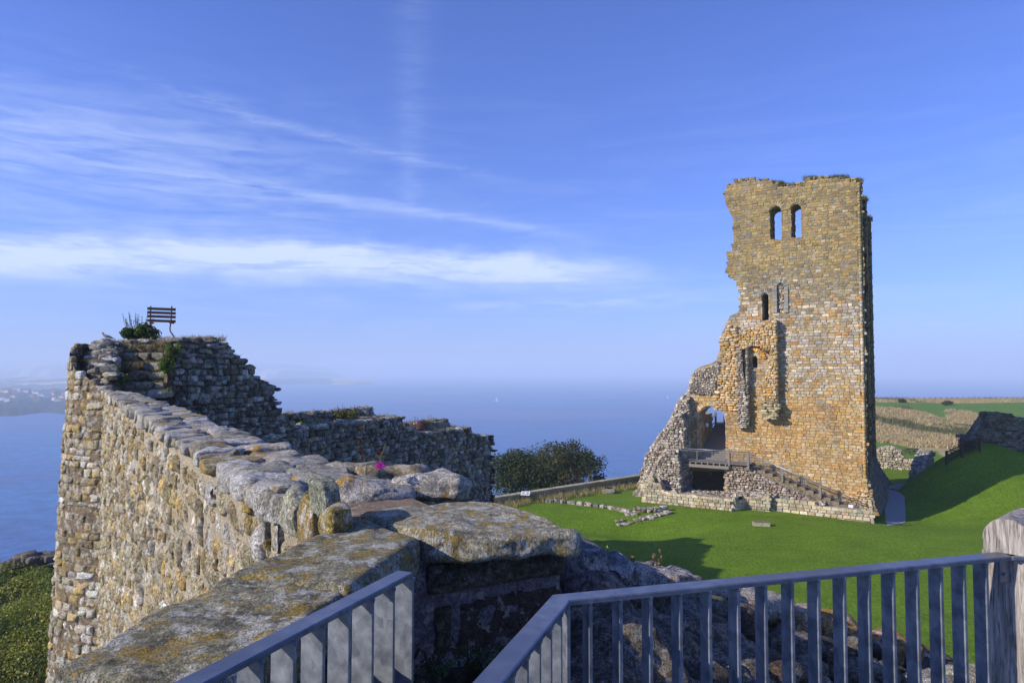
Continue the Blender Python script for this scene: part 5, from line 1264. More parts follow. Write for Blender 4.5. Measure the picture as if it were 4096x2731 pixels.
# lit side is on the left when walking away, so walk the reverse way
op = chaikin(op)
osf = path_surf(op[::-1], side=1, batter=.035, zref=12.0); OL = osf.L
def ztop_out(u):      # u measured from the far end
    s_ = OL - u; return np.interp(s_, [0, .9, 1.0, 1.8, 2.5, 3.1, 3.8, 4.5, 7, 13], [11.2, 11.25, 11.5, 11.9, 12.15, 12.5, 12.9, 13.0, 13.0, 12.4])
g = MB(); sheet(g, osf, 0, OL, 0, 11, 160, 160, .0, lin((140, 122, 98)), amp=.03, freq=4, vtop=lambda U: ztop_out(U) - .12)
S = courses(0, OL, .8, 13.1, (.18, .32), (.26, .55), .03, .04); S = S[(S[:, 1] + S[:, 3] < ztop_out(S[:, 0]) + .04) & (S[:, 0] < OL)]
lay(g, S, osf, near_cols, m=6, rnd=.3, prot=.03, pvar=.04, dep=.12, rough=.08, freq=9, rot=.06, skew=.12, edge=.97, belly=.1, seed=11, ragged=.4, sink=.03, fill=1.03)
g.obj('outer_face', M['wall_near'], tur, smooth=True)
# inner shaded face, falling from the top to the lower ruin
ip = [(-11.72, 23.25), (-11.15, 24.0), (-10.7, 24.9), (-10.2, 26.0), (-9.5, 27.4), (-9.2, 28.0)]
ip = chaikin(ip)
isf = path_surf(ip, side=1, batter=.04, zref=12.5); IL = isf.L
def ztop_in(u): return np.interp(u, [0, 1.2, 2.3, 2.7, 3.1, 3.5, 4.0, 4.7, 5.05, IL], [13.0, 13.05, 12.95, 12.7, 12.38, 12.1, 11.5, 10.8, 10.3, 9.9])
g = MB(); sheet(g, isf, .02, IL, 6, 12, 40, 40, -.08, lin((110, 100, 84)), amp=.03, freq=2, vtop=lambda U: ztop_in(U) - .08)
S = courses(0, IL + .3, 7, 13.2, (.10, .26), (.13, .36), .012, .06); S = S[(S[:, 1] + S[:, 3] * .5 < ztop_in(S[:, 0])) & (S[:, 0] - S[:, 2] > .02)]
lay(g, S, isf, rub_tur, m=6, rnd=.35, prot=.05, pvar=.07, dep=.35, rough=.10, freq=8, rot=.12, skew=.2, edge=.96, belly=.3, seed=12, ragged=.45, epow=5)
g.obj('inner_face', M['rubble'], tur, smooth=True)
# wall head: a lumpy top with the stair cut into it
xs_ = np.arange(-16.6, -8.8, .12); ys_ = np.arange(21.9, 32.0, .12); XX, YY = np.meshgrid(xs_, ys_, indexing='ij'); XX = XX.ravel(); YY = YY.ravel()
plan = [(-13.1, 22.05), (-12.5, 22.9), (-12.0, 23.35), (-11.3, 24.1), (-10.8, 25.0), (-10.3, 26.1), (-9.6, 27.5), (-10.5, 30.5), (-14.2, 31.0), (-15.4, 29.0), (-15.6, 26), (-15.15, 24.2), (-14.5, 23.2), (-13.6, 22.55)]
rr_ = XX / YY
zt = 13.0 + .18 * fbm(np.stack([XX * .9, YY * .9, XX * 0], -1), 4, 3) + .25 * np.exp(-((XX + 12.5) ** 2 + (YY - 28) ** 2) / 6)
fall = np.interp(XX + (YY - 25) * -.35, [-11.2, -10.2, -9.0], [0, .7, 3.0]); zt = zt - fall
steps_y = [22.95, 23.5, 24.05, 24.6, 25.15, 25.7]; steps_z = [11.32, 11.60, 11.95, 12.31, 12.66, 12.96]
sz = np.interp(YY, steps_y, steps_z); in_st = (rr_ > -.578) & (rr_ < -.505) & (YY < 25.9); zt = np.where(in_st, np.minimum(zt, sz - .46), zt)
lft = rr_ <= -.578; zt = np.where(lft & (YY < 25.5), np.minimum(zt, np.interp(YY, [22.2, 22.8, 24, 25.4], [11.6, 11.95, 12.55, 13.0]) + .1 * fbm(np.stack([XX * 2, YY * 2, XX * 0], -1), 2, 6)), zt)
inn = inpoly(XX, YY, plan)
ipd = [np.array(p) for p in ip]; best = np.full(XX.shape, 1e9); bu = np.zeros(XX.shape); acc = 0
for a_, b2 in zip(ipd[:-1], ipd[1:]):
    d_ = b2 - a_; L_ = np.linalg.norm(d_); d_ /= L_; q_ = np.stack([XX, YY], -1) - a_; t_ = np.clip(q_ @ d_, 0, L_); ds = np.linalg.norm(q_ - t_[:, None] * d_, axis=1)
    k_ = ds < best; best = np.where(k_, ds, best); bu = np.where(k_, acc + t_, bu); acc += L_
zt = np.minimum(zt, ztop_in(bu) - .1 + .55 * best)
Qh = grid_quads(len(xs_), len(ys_)); Qh = Qh[inn[Qh].all(1)]
g = MB(); g.add(np.stack([XX, YY, zt], -1), Qh, lin((128, 116, 88)))
g.obj('wall_head', M['rubble'], tur, smooth=True)
rg = np.random.default_rng(6); g = MB()
for k_ in range(520):
    x, y = rg.uniform(-16, -9.4), rg.uniform(22.2, 31)
    if not inpoly(np.array([x]), np.array([y]), plan)[0]: continue
    r0 = x / y; st_ = -.578 < r0 < -.505 and y < 25.8
    if st_: continue
    i = np.argmin((XX - x) ** 2 + (YY - y) ** 2); z = zt[i]; r_ = rg.uniform(.08, .22)
    rock(g, (x, y, z + .0), (r_ * 1.3, r_, r_ * .5), (5, 5, 4), r_ * .4, rg.uniform(-.4, .4), r_ * .2, 5, rub_tur(np.zeros((1, 4)), rg)[0], seed=k_)
g.obj('head_stones', M['rubble'], tur, smooth=True, kind='stuff')
# the left cheek of the stair and its stones
g = MB()
for k_ in range(90):
    f = rg.random(); y = 22.35 + 3.2 * f; x = y * (-.582 - rg.uniform(0, .03)); z = np.interp(y, [22.3, 23, 24, 25.5], [11.5, 11.95, 12.5, 13.0]) + rg.uniform(-.35, .05); r_ = rg.uniform(.1, .24)
    rock(g, (x, y, z), (r_ * 1.3, r_, r_ * .7), (6, 6, 5), r_ * .45, rg.uniform(-.3, .3), r_ * .2, 5, rub_tur(np.zeros((1, 4)), rg)[0], seed=k_)
q = at_y(430, 1390, 25.0); rock(g, q, (.32, .28, .22), (10, 10, 8), .16, .2, .05, 4, lin((150, 146, 130)), seed=4)
q = at_y(420, 1495, 23.3); rock(g, q, (.2, .2, .13), (8, 8, 6), .1, .2, .03, 4, lin((136, 132, 120)), seed=5)
g.obj('stair_cheek', M['rubble'], tur, smooth=True)
lx = [(501, 672), (500, 662), (501, 694), (468, 662), (462, 690), (452, 730)]
for i in range(6):
    y = steps_y[i] - .1; xa, xb = rx(lx[i][0]) * y, rx(lx[i][1]) * y; z = steps_z[i]; g = MB(); n = [2, 3, 2, 2, 3, 3][i]; cuts = np.sort(np.concatenate([[xa], xa + (xb - xa) * (np.arange(1, n) / n + rg.uniform(-.08, .08, n - 1)), [xb]]))
    for j in range(n):
        a_, b2 = cuts[j], cuts[j + 1]
        rock(g, ((a_ + b2) / 2, y + .35, z - .15 + rg.uniform(-.02, .02)), ((b2 - a_) / 2 - .01, .38, .15), (12, 10, 7), .05, rg.uniform(-.03, .03), .025, 5, np.array(lin((178, 170, 148))) * rg.uniform(.8, 1.15), seed=i * 7 + j)
    g.obj('step', M['rubble'], tur, smooth=True)
adopt(tur)

# plants on the turret
rg = np.random.default_rng(15)
def bush(label, c, rad, n, size, cols, stalks=0, name='shrub', cat='shrub', grp=None, sh=.3):
    r_ = thing(name, label, cat, (c[0], c[1], c[2] - rad[2]), grp); lv = MB(); st = MB(); z0 = -rad[2]
    c0_ = np.array([0, 0, rad[2]])
    for k_ in range(7):
        d = rg.normal(size=3) * .45; d[2] = abs(d[2]) * .9 - .45; leaves(lv, c0_ + d * rad, np.array(rad) * rg.uniform(.4, .65), n // 7, size, cols, rg, lumps=2)
    for k_ in range(10):
        a_ = rg.uniform(0, 6.28); st.tube([(0, 0, 0), (math.cos(a_) * rad[0] * .3, math.sin(a_) * rad[1] * .3, rad[2] * .8), (math.cos(a_) * rad[0] * .8, math.sin(a_) * rad[1] * .7, rad[2] * 1.5)], [size * .25, size * .2, size * .1], 4, lin((84, 72, 50)))
    for k_ in range(stalks):
        x, y = rg.uniform(-1, 1) * rad[0], rg.uniform(-.6, .6) * rad[1]; h = rad[2] * rg.uniform(1.5, 2.3)
        st.tube([(x * .6, y, rad[2] * .6), (x, y, h * .7), (x * 1.15, y, h)], size * .12, 4, lin((84, 72, 60)))
        for j in range(3): leaves(lv, (x * (1 + .05 * j), y, h * (.8 + .1 * j)), (.02, .02, .08), 4, size * .45, [(90, 70, 80), (120, 110, 80)], rg)
    st.obj('stems', M['bark'], r_); lv.obj('foliage', M['leaf'], r_); return r_
gr = [(52, 84, 30), (70, 104, 36), (88, 120, 44), (44, 66, 28), (110, 116, 50)]
yg = [(120, 140, 56), (104, 128, 48), (140, 150, 70), (84, 108, 44)]
q = at_y(556, 1343, 26.6); bush('green bushy shrub with dark seed heads, left of the bench on the turret', q + np.array([0, 0, .24]), (.56, .45, .50), 4200, .055, gr, 26)
q = at_y(672, 1440, 22.95); bush('yellow green shrub growing beside the steps, right side of the turret stair', q, (.27, .16, .60), 1700, .04, yg, 3)
q = at_y(690, 1392, 23.3); bush('small yellow green plant at the top right of the turret stair', q, (.22, .2, .3), 500, .04, yg, 0)
q = at_y(487, 1505, 22.55); bush('small leafy plant on the left cheek of the turret stair', q, (.2, .15, .33), 500, .035, gr + yg, 0)
q = at_y(436, 1478, 22.9); bush('low green weed on the rubble left of the turret steps', q, (.28, .2, .12), 300, .04, yg, 0)
q = at_y(675, 1556, 22.6); bush('tiny green sprig at the foot of the turret steps', q, (.1, .1, .12), 120, .03, yg, 0)
g = MB(); dry = [(150, 136, 84), (120, 112, 64), (96, 100, 48), (170, 152, 108), (130, 96, 60)]
for k_ in range(420):
    x, y = rg.uniform(-15.2, -10.6), rg.uniform(23, 28.5)
    if not inpoly(np.array([x]), np.array([y]), plan)[0]: continue
    i = np.argmin((XX - x) ** 2 + (YY - y) ** 2); z = zt[i]
    if z < 11.6 or (y < 25 and rg.random() < .6): continue
    tuft(g, (x, y, z - .03), 10, rg.uniform(.1, .24), .12, .008, dry, rg, lean=.5)
for i in range(6):
    for k_ in range(46):
        y = steps_y[i] + rg.uniform(.1, .42); x = rg.uniform(rx(lx[i][0]) * y, rx(lx[i][1]) * y); tuft(g, (x, y, steps_z[i] - .02), 7, rg.uniform(.05, .14), .1, .007, dry + yg, rg, lean=.5)
for (px, py, d) in ((560, 1395, 25.4), (640, 1390, 25.4), (600, 1400, 25.3), (720, 1372, 25.5), (780, 1366, 25.7), (870, 1365, 25.7), (500, 1395, 25.3), (540, 1470, 23.9), (520, 1480, 23.7)):
    for k_ in range(10): tuft(g, at_y(px + rg.uniform(-28, 28), py, d), 14, rg.uniform(.15, .32), .14, .008, dry, rg, lean=.4)
tag(g.obj('dry_grass', M['blade']), kind='stuff')

# bench on the turret top
bq = at_y(645, 1348, 27.2); bz = zpx(645, 1340, 27.2)
bn_ = thing('bench', 'old bench with four brown slats and iron supports on top of the turret', 'bench', (bq[0], 27.2, bz - .05))
xl, xr = at_y(592, 1250, 27.2)[0], at_y(700, 1250, 27.2)[0]
for i, (yt, sk) in enumerate(((1229, 0), (1244, -1), (1259, -2), (1276, -3))):
    z_ = zpx(645, yt + 7, 27.2); g = MB(); xm = (xl + xr) / 2 + sk * .008; hw = (xr - xl) / 2
    g.box((xm, 27.2 + i * .02, z_), (hw, .02, .054), lin((74, 52, 44)), [(1, .1, -.03), (-.1, 1, 0), (.03, 0, 1)], bev=.008); g.obj('slat', M['darkwood'], bn_)
for px_s, bend in ((603, 0), (686, 1)):
    x_ = at_y(px_s, 1250, 27.2)[0]; zt0 = zpx(px_s, 1224, 27.2); zs = zpx(px_s, 1290, 27.2); g = MB()
    if bend: pts = [(x_ + .02, 27.17, zt0), (x_, 27.19, (zt0 + zs) / 2), (x_ - .03, 27.22, zs), (x_ - .05, 27.2, zs - .22), (x_ + .02, 27.1, zs - .36), (x_ + .25, 26.95, zs - .58), (x_ + .29, 26.9, bz - .14)]
    else: pts = [(x_ + .01, 27.17, zt0), (x_, 27.19, (zt0 + zs) / 2), (x_ - .01, 27.22, zs), (x_ - .02, 27.2, zs - .3), (x_ + .0, 27.1, bz - .2)]
    g.tube(pts, .026, 8, lin((78, 62, 54))); g.box((pts[2][0], 27.3, zs - .01), (.06, .1, .025), lin((60, 44, 38)), bev=.01); g.obj('support', M['rust'], bn_)
adopt(bn_)

# pigeon on the turret edge: one continuous lofted body
bp = at_y(426, 1352, 25.6)
g = MB(); g.tube([(.26, .02, .02), (.2, .01, .05), (.1, 0, .09), (.0, 0, .11), (-.08, 0, .14), (-.12, 0, .18), (-.135, 0, .215), (-.15, 0, .235), (-.17, 0, .232), (-.20, 0, .222)], [.015, .03, .055, .068, .055, .034, .032, .034, .022, .003], 12, lin((128, 120, 118)), flat=.9)
for s_ in (-.02, .02): g.tube([(-.01, s_, .07), (-.01, s_, 0)], .006, 5, lin((150, 80, 70)))
bo = g.obj('pigeon', plain_mat('feathers', (120, 114, 114), .8, .3, 30, 0, useattr=True), smooth=True, label='small grey bird resting on the left edge of the turret top', cat='bird'); bo.location = bp - np.array([0, 0, .04])

# ================================================================== LOWER RUINED WALL behind the parapet
RA = np.array([-9.2, 28.0]); RB = np.array([-1.36, 44.1]); rsf = path_surf([RA, RB], side=1, batter=.01, zref=9); RL = rsf.L; rd = (RB - RA) / RL; rn = np.array([rd[1], -rd[0]])
low = thing('ruined_wall', 'long shaded rubble wall with broken top beyond the parapet, stepping down to the right', 'ruined wall', (-5.3, 36, 0))
def zrun(u): return np.interp(u, [0, 1, 6, 8.1, 8.25, 9.2, 9.4, 12, 14.6, 15.1, 15.3, 16.2, 16.3, RL], [9.75, 9.6, 9.58, 9.6, 9.0, 8.9, 8.62, 8.5, 8.5, 8.5, 8.2, 7.95, 7.8, 7.78])
g = MB(); sheet(g, rsf, 0, RL, 0, 9, 60, 30, -.1, lin((104, 96, 82)), amp=.04, freq=1.5, vtop=lambda U: zrun(U) - .06)
S = courses(-.2, RL, 2, 10, (.12, .3), (.14, .42), .012, .07); S = S[(S[:, 1] + S[:, 3] * .6 < zrun(S[:, 0])) & (S[:, 0] < RL)]
lay(g, S, rsf, rub_tur, m=6, rnd=.35, prot=.05, pvar=.07, dep=.4, rough=.10, freq=7, rot=.12, skew=.2, edge=.96, belly=.3, seed=21, ragged=.45, epow=5)
g.obj('inner_face', M['rubble'], low, smooth=True)
def rtop(u, w):    # height of the wall head, w metres back from the face
    zf = zrun(u); lip = np.interp(w, [0, .9, 1.7, 1.95, 2.6], [-.02, .02, .05, .42, .38]); lip2 = np.interp(w, [0, 1.2, 1.5, 2.6], [0, .02, .5, .45])
    return zf + np.where(u < 9.2, lip, lip2 * .9)
U, W2_ = np.meshgrid(np.linspace(-.6, RL, 150), np.linspace(0, 2.6, 28), indexing='ij'); U = U.ravel(); W2_ = W2_.ravel()
zq = rtop(U, W2_) + .08 * fbm(np.stack([U * 1.2, W2_ * 1.2, U * 0], -1), 4, 2) - .04
g = MB(); g.add(np.stack([RA[0] + rd[0] * U - rn[0] * W2_, RA[1] + rd[1] * U - rn[1] * W2_, zq], -1), grid_quads(150, 28), lin((150, 142, 122)))
bs = lambda u, v, h: np.stack([RA[0] + rd[0] * u - rn[0] * (2.6 + h), RA[1] + rd[1] * u - rn[1] * (2.6 + h), v], -1); sheet(g, bs, 0, RL, 0, 9, 40, 12, 0, lin((120, 110, 92)), vtop=lambda U: rtop(U, 2.6))
g.obj('wall_head', M['rubble'], low, smooth=True)
g = MB()
for k_ in range(520):
    u_ = rg.uniform(0, RL - .1); w_ = rg.choice([rg.uniform(0, 2.5), rg.uniform(1.8, 2.5), rg.uniform(0, .4)]); z_ = float(rtop(np.array([u_]), np.array([w_]))[0]); r_ = rg.uniform(.07, .22)
    rock(g, (RA[0] + rd[0] * u_ - rn[0] * w_, RA[1] + rd[1] * u_ - rn[1] * w_, z_ - .02), (r_ * 1.2, r_, r_ * .5), (4, 4, 3), r_ * .4, rg.uniform(0, 3), r_ * .2, 5, rub_tur(np.zeros((1, 4)), rg)[0] * 1.1, seed=k_)
g.obj('head_stones', M['rubble'], low, smooth=True, kind='stuff')
esf = path_surf([RB + rd * .0, RB - rn * 2.6], side=1); g = MB(); S = courses(0, 2.6, 0, 7.8, (.12, .26), (.2, .5), .012, .05)
sheet(g, esf, 0, 2.6, 0, 7.75, 8, 12, -.05, lin((140, 124, 98))); lay(g, S, esf, palette((168, 150, 116), (150, 134, 104), (182, 164, 130), (134, 122, 98)), m=5, rnd=.5, prot=.05, pvar=.06, dep=.2, rough=.06, rot=.12, seed=22)
g.obj('end_face', M['rubble'], low, smooth=True)
adopt(low)
def on_low(u, w): return (RA[0] + rd[0] * u - rn[0] * w, RA[1] + rd[1] * u - rn[1] * w, float(rtop(np.array([u]), np.array([w]))[0]))
bush('tall grassy weed with dark upright stalks on the middle of the lower ruin', np.array(on_low(5.2, 1.2)) + [0, 0, .26], (.6, .4, .34), 1400, .045, [(104, 116, 56), (130, 130, 74), (84, 100, 46)], 14, 'weed_clump', 'weed')
bush('small green weed left on the lower ruin beside the turret', np.array(on_low(2.2, 1.6)) + [0, 0, .12], (.3, .25, .15), 300, .04, gr, 4, 'weed_clump', 'weed')
v_ = bush('pink flowering patch of plants on the right stretch of the lower ruin', np.array(on_low(11.0, 1.0)) + [0, 0, .24], (1.1, .5, .34), 2400, .05, [(84, 108, 56), (104, 124, 64), (186, 100, 130), (202, 120, 150), (76, 96, 50)], 10, 'flower_patch', 'plant')
v_.rotation_euler = (0, 0, math.atan2(rd[1], rd[0]))
bush('yellow green tuft above the pink flower patch on the lower ruin', np.array(on_low(12.2, 1.5)) + [0, 0, .08], (.5, .35, .26), 700, .045, yg, 6, 'weed_clump', 'weed')
g = MB()
for k_ in range(200):
    u_ = rg.uniform(0, RL); w_ = rg.uniform(0, 2.5); tuft(g, on_low(u_, w_), 9, rg.uniform(.1, .25), .15, .010, dry + yg, rg, lean=.5)
tag(g.obj('dry_grass', M['blade']), kind='stuff')
# dead brown plant stalks against the shaded wall
for (px, y0, y1, d, lab) in ((1440, 1850, 1690, 12.5, 'tall dead brown stalk against the shaded rubble wall, left of the pink flower'), (1525, 1870, 1790, 8.5, 'short dead brown stalk right behind the pink flower'), (1675, 1890, 1850, 9.5, 'low dead brown stalk above the large pale boulders')):
    pt = at_y(px, y1, d); pb_ = at_y(px + 6, y0, d); r_ = thing('dead_stalk', lab, 'plant', pb_ - np.array([0, 0, .5])); st = MB(); lv = MB(); h = pt[2] - pb_[2] + .5
    st.tube([(0, 0, 0), (.02, 0, h * .5), (-.05, 0, h)], [.01, .008, .004], 5, lin((96, 72, 52)))
    for j in range(60): f = rg.uniform(.3, 1); leaves(lv, (-.03 * f + rg.uniform(-.04, .04), 0, h * f), (.03, .03, .03), 2, .022, [(110, 80, 58), (84, 62, 46), (130, 96, 70)], rg)
    st.obj('stem', M['bark'], r_); lv.obj('leaves', M['leaf'], r_)
# ================================================================== LOW BOUNDARY WALL WITH COPING
bwa = hit(1960, 2008); bwa = np.array([-2.2, 60.5]); pR = at_plane(2566, 1892, (0, 72.5, 0), (0, 1, 0)); bwb = np.array([14.2, 73.0])
bw = thing('boundary_wall', 'low stone boundary wall with flat coping below the trees, rising to the right', 'wall', (6, 67, 0))
bsf = path_surf([bwa, bwb], side=1); BLn = bsf.L
zA, zB = float(at_y(1975, 1990, 61.0)[2]), float(at_y(2560, 1900, 72.5)[2])
zbt = lambda u: zA + (zB - zA) * u / BLn
bcol = palette((166, 150, 128), (150, 134, 114), (178, 162, 140), (140, 126, 106), var=.12)
g = MB(); sheet(g, bsf, 0, BLn, -2, 1, 30, 6, -.03, lin((150, 134, 112)), vtop=lambda U: zbt(U) - .2)
S = courses(0, BLn, -1.5, 2, (.14, .24), (.25, .5), .012, .01); S = S[S[:, 1] < zbt(S[:, 0]) - .25]; lay(g, S, bsf, bcol, m=2, rnd=.1, prot=.02, pvar=.012, dep=.06, seed=91)
bb = lambda u, v, h: bsf(u, v, h - .5); sheet(g, bb, 0, BLn, -2, 1, 30, 6, 0, lin((150, 134, 112)), vtop=lambda U: zbt(U) - .2); g.obj('masonry', M['ashlar'], bw)
g = MB(); u = 0; wd_ = (bwb - bwa) / BLn; wn_ = np.array([wd_[1], -wd_[0]]); rg = np.random.default_rng(2)
while u < BLn:
    w_ = rg.uniform(.6, 1.1); c = bwa + wd_ * (u + w_ / 2) - wn_ * .25; sl_ = (zB - zA) / BLn
    for (hz_, hw, dz_) in ((.08, .36, 0.0), (.07, .30, -.16)):
        g.box((c[0], c[1], zbt(u + w_ / 2) - .06 + dz_), (w_ / 2 - .008, hw, hz_), np.array(lin((168, 160, 128))) * rg.uniform(.82, 1.12), [(wd_[0], wd_[1], sl_), (wn_[0], wn_[1], 0), (0, 0, 1)], bev=.02)
    u += w_
g.obj('coping', M['ashlar'], bw); adopt(bw)
# long dry grass along its foot
g = MB()
for k_ in range(620):
    u_ = rg.uniform(0, BLn); o_ = rg.uniform(.15, 1.7) ; c = bwa + wd_ * u_ + wn_ * o_; tuft(g, (c[0], c[1], float(ground_z(c[0], c[1])) - .02), 9, rg.uniform(.25, .75), .25, .012, [(176, 160, 104), (150, 144, 84), (196, 178, 128), (120, 124, 60)], rg, lean=.3)
tag(g.obj('long_grass', M['blade']), kind='stuff')

# ================================================================== TREES
def tree(name, label, x, y, z0, h, rad, seed, n, cols, grp=None, size=.16, trunk=.22, cr=0.55, squash=1.0):
    rg = np.random.default_rng(seed); r_ = thing(name, label, 'tree', (x, y, z0), grp); tr = MB(); lv = MB()
    tr.tube([(0, 0, -.5), (.05, 0, h * .18), (.1, .05, h * .36), (.05, .1, h * .6)], [trunk * 1.3, trunk, trunk * .75, trunk * .35], 8, lin((78, 66, 54)))
    cen = []
    for k_ in range(26):
        a_ = rg.uniform(0, 6.28); e = rg.uniform(-.35, 1.3); rr0 = rg.uniform(.45, .82) if k_ > 3 else .2
        c = np.array([math.cos(a_) * math.cos(e) * rad * rr0, math.sin(a_) * math.cos(e) * rad * rr0 * .9, h * (1 - cr) + math.sin(e) * h * cr * .78 * rr0 + h * .08]); cen.append(c)
        st = np.array([.08, .05, h * rg.uniform(.2, .42)]); tr.tube([st, (st + c) / 2 + rg.normal(0, .15, 3), c], [trunk * .38, trunk * .22, trunk * .08], 5, lin((78, 66, 54)))
    for c in cen:
        s_ = rg.uniform(.26, .42) * rad; m_ = int(n / 26); base = np.array(cols)[rg.integers(0, len(cols), 3)]
        leaves(lv, c, (s_, s_, s_ * .8), int(m_ * .8), size, [tuple(q) for q in base], rg, lumps=2.5, shell=.55)
        for j in range(4):
            d = rg.normal(size=3); d /= np.linalg.norm(d); leaves(lv, c + d * s_ * .95, (s_ * .35,) * 3, int(m_ * .07), size, [tuple(q) for q in base], rg)
    tr.obj('trunk', M['bark'], r_); lv.obj('crown', M['leaf'], r_); return r_
tc = [(46, 62, 26), (56, 74, 30), (38, 54, 26), (70, 84, 34), (84, 92, 40), (50, 66, 34)]
def tr_at(px, ytop, px_half, d, zbot):
    t_ = at_y(px, ytop, d); return t_[0], d, zbot, t_[2] - zbot, px_half / FPX * d
x, y, z0, h, r_ = tr_at(2060, 1800, 150, 77, -4.0); tree('broadleaf_tree', 'dark green tree beside the ruined wall, left of the two behind the boundary wall', x, y, z0, h, r_ * 1.1, 3, 13000, tc, None, .14)
x, y, z0, h, r_ = tr_at(2245, 1752, 175, 79, -4.5); tree('broadleaf_tree', 'taller dark tree with russet tints, right of the two behind the boundary wall', x, y, z0, h, r_ * 1.05, 4, 17000, tc + [(96, 86, 44), (104, 92, 44)], None, .14)
x, y, z0, h, r_ = tr_at(2396, 1884, 38, 79, -3.0); tree('small_tree', 'small leafy treetop showing over the boundary wall right of the tall tree', x, y, z0, h, r_ * 1.1, 5, 1600, tc, None, .12, trunk=.1)
for (px, py, w_, lab) in ((3604, 1596, 15, 'lone dark bush on the meadow skyline close to the keep'), (3782, 1606, 18, 'wider lone bush on the meadow skyline above the dry grass')):
    p = hit(px, py + 14); x = at_y(px, py, p[1])[0]; bush(lab, (x, p[1], p[2] + w_ / FPX * p[1] * .7), (w_ / FPX * p[1],) * 2 + (w_ / FPX * p[1] * .75,), 700, .25, tc)

# ================================================================== FURNITURE ON THE LAWN
p = hit(2102, 2008); p = np.array([p[0], p[1], p[2]])
lec = thing('information_panel', 'slanted information panel on a dark post, on the lawn near the trees', 'sign', p)
pt = at_y(2102, 1978, p[1]); hgt = pt[2] - p[2]
g = MB(); g.box((0, 0, hgt / 2), (.045, .045, hgt / 2), lin((56, 46, 42)), bev=.008); g.obj('post', M['darkwood'], lec)
axp = [(.97, -.24, .0), (.2, .82, .5), (-.12, -.5, .86)]
g = MB(); g.box((0, 0, hgt + .12), (.44, .30, .02), lin((60, 60, 62)), axp, bev=.005); bo = g.obj('panel', M['steel'], lec)
g = MB(); A3 = np.array(axp); c = np.array([0, 0, hgt + .12]) + A3[2] * .024
g.box(c, (.41, .27, .003), lin((214, 212, 208)), axp)
for (u_, v_, w_, h_, col) in ((-.2, .02, .12, .09, (170, 150, 120)), (.16, .12, .16, .05, (150, 150, 150)), (.22, -.06, .1, .08, (90, 96, 110)), (-.1, -.16, .2, .03, (140, 130, 120)), (-.22, .2, .16, .02, (90, 90, 90))): g.box(c + A3[0] * u_ + A3[1] * v_ + A3[2] * .004, (w_, h_, .002), lin(col), axp)
g.obj('printed_face', plain_mat('print', (200, 200, 200), .5, .05, 10, 0, useattr=True), bo)
p = hit(2436, 1972); g = MB(); rock(g, (0, 0, .15), (.6, .45, .28), (12, 10, 8), .2, .1, .05, 3, lin((150, 146, 122)), seed=3)
st = thing('marker_stone', 'low rounded stone with a dark plaque on the lawn near the boundary wall', 'stone', p); g.obj('stone', M['ashlar'], st, smooth=True)
g = MB(); g.box((.02, .05, .46), (.42, .22, .015), lin((66, 72, 84)), [(1, 0, -.12), (0, .9, .35), (.12, -.35, .9)], bev=.006); g.obj('plaque', M['black'], st)
p = hit(2152, 1985); fl_ = thing('floodlight', 'small black floodlight box on the grass beside the information panel', 'lamp', p); g = MB(); g.box((0, 0, .24), (.36, .14, .14), lin((40, 42, 46)), bev=.03); g.obj('housing', M['black'], fl_)
g = MB(); g.box((0, -.145, .24), (.31, .01, .1), lin((90, 96, 104)), bev=.004); g.obj('glass', M['steel'], fl_)
for s_ in (-.3, .3):
    g = MB(); g.box((s_, 0, .06), (.02, .05, .08), lin((40, 40, 42))); g.obj('foot', M['black'], fl_)
p = hit(3050, 2104); sb = thing('stone_block', 'pale rectangular stone box with a dark lid on the lawn before the fore wall', 'stone block', p); ax_ = [T_ * .98, IN_, (0, 0, 1)]
ax_ = [(.97, -.24, 0), (.24, .97, 0), (0, 0, 1)]
g = MB(); g.box((0, .25, .12), (.62, .3, .15), lin((196, 182, 158)), ax_, bev=.02); g.obj('block', M['ashlar'], sb)
g = MB(); g.box((0, .25, .285), (.6, .28, .014), lin((110, 106, 98)), ax_, bev=.005); g.obj('lid', M['ashlar'], sb)

# yellow topped leaning stake by the boundary wall
p = hit(2022, 2002); sk_ = thing('yellow_stake', 'leaning yellow stake in the long grass behind the coping slab', 'stake', p)
g = MB(); g.tube([(0, 0, 0), (.28, 0, .85)], .03, 6, lin((196, 184, 120))); g.obj('shaft', plain_mat('yellow_paint', (200, 190, 110), .7, .15, 20, 0, useattr=True), sk_)
g = MB(); g.box((.3, 0, .9), (.14, .03, .05), lin((206, 190, 80)), [(.9, 0, .4), (0, 1, 0), (-.4, 0, .9)], bev=.01); g.obj('top_piece', bpy.data.materials['yellow_paint'], sk_)

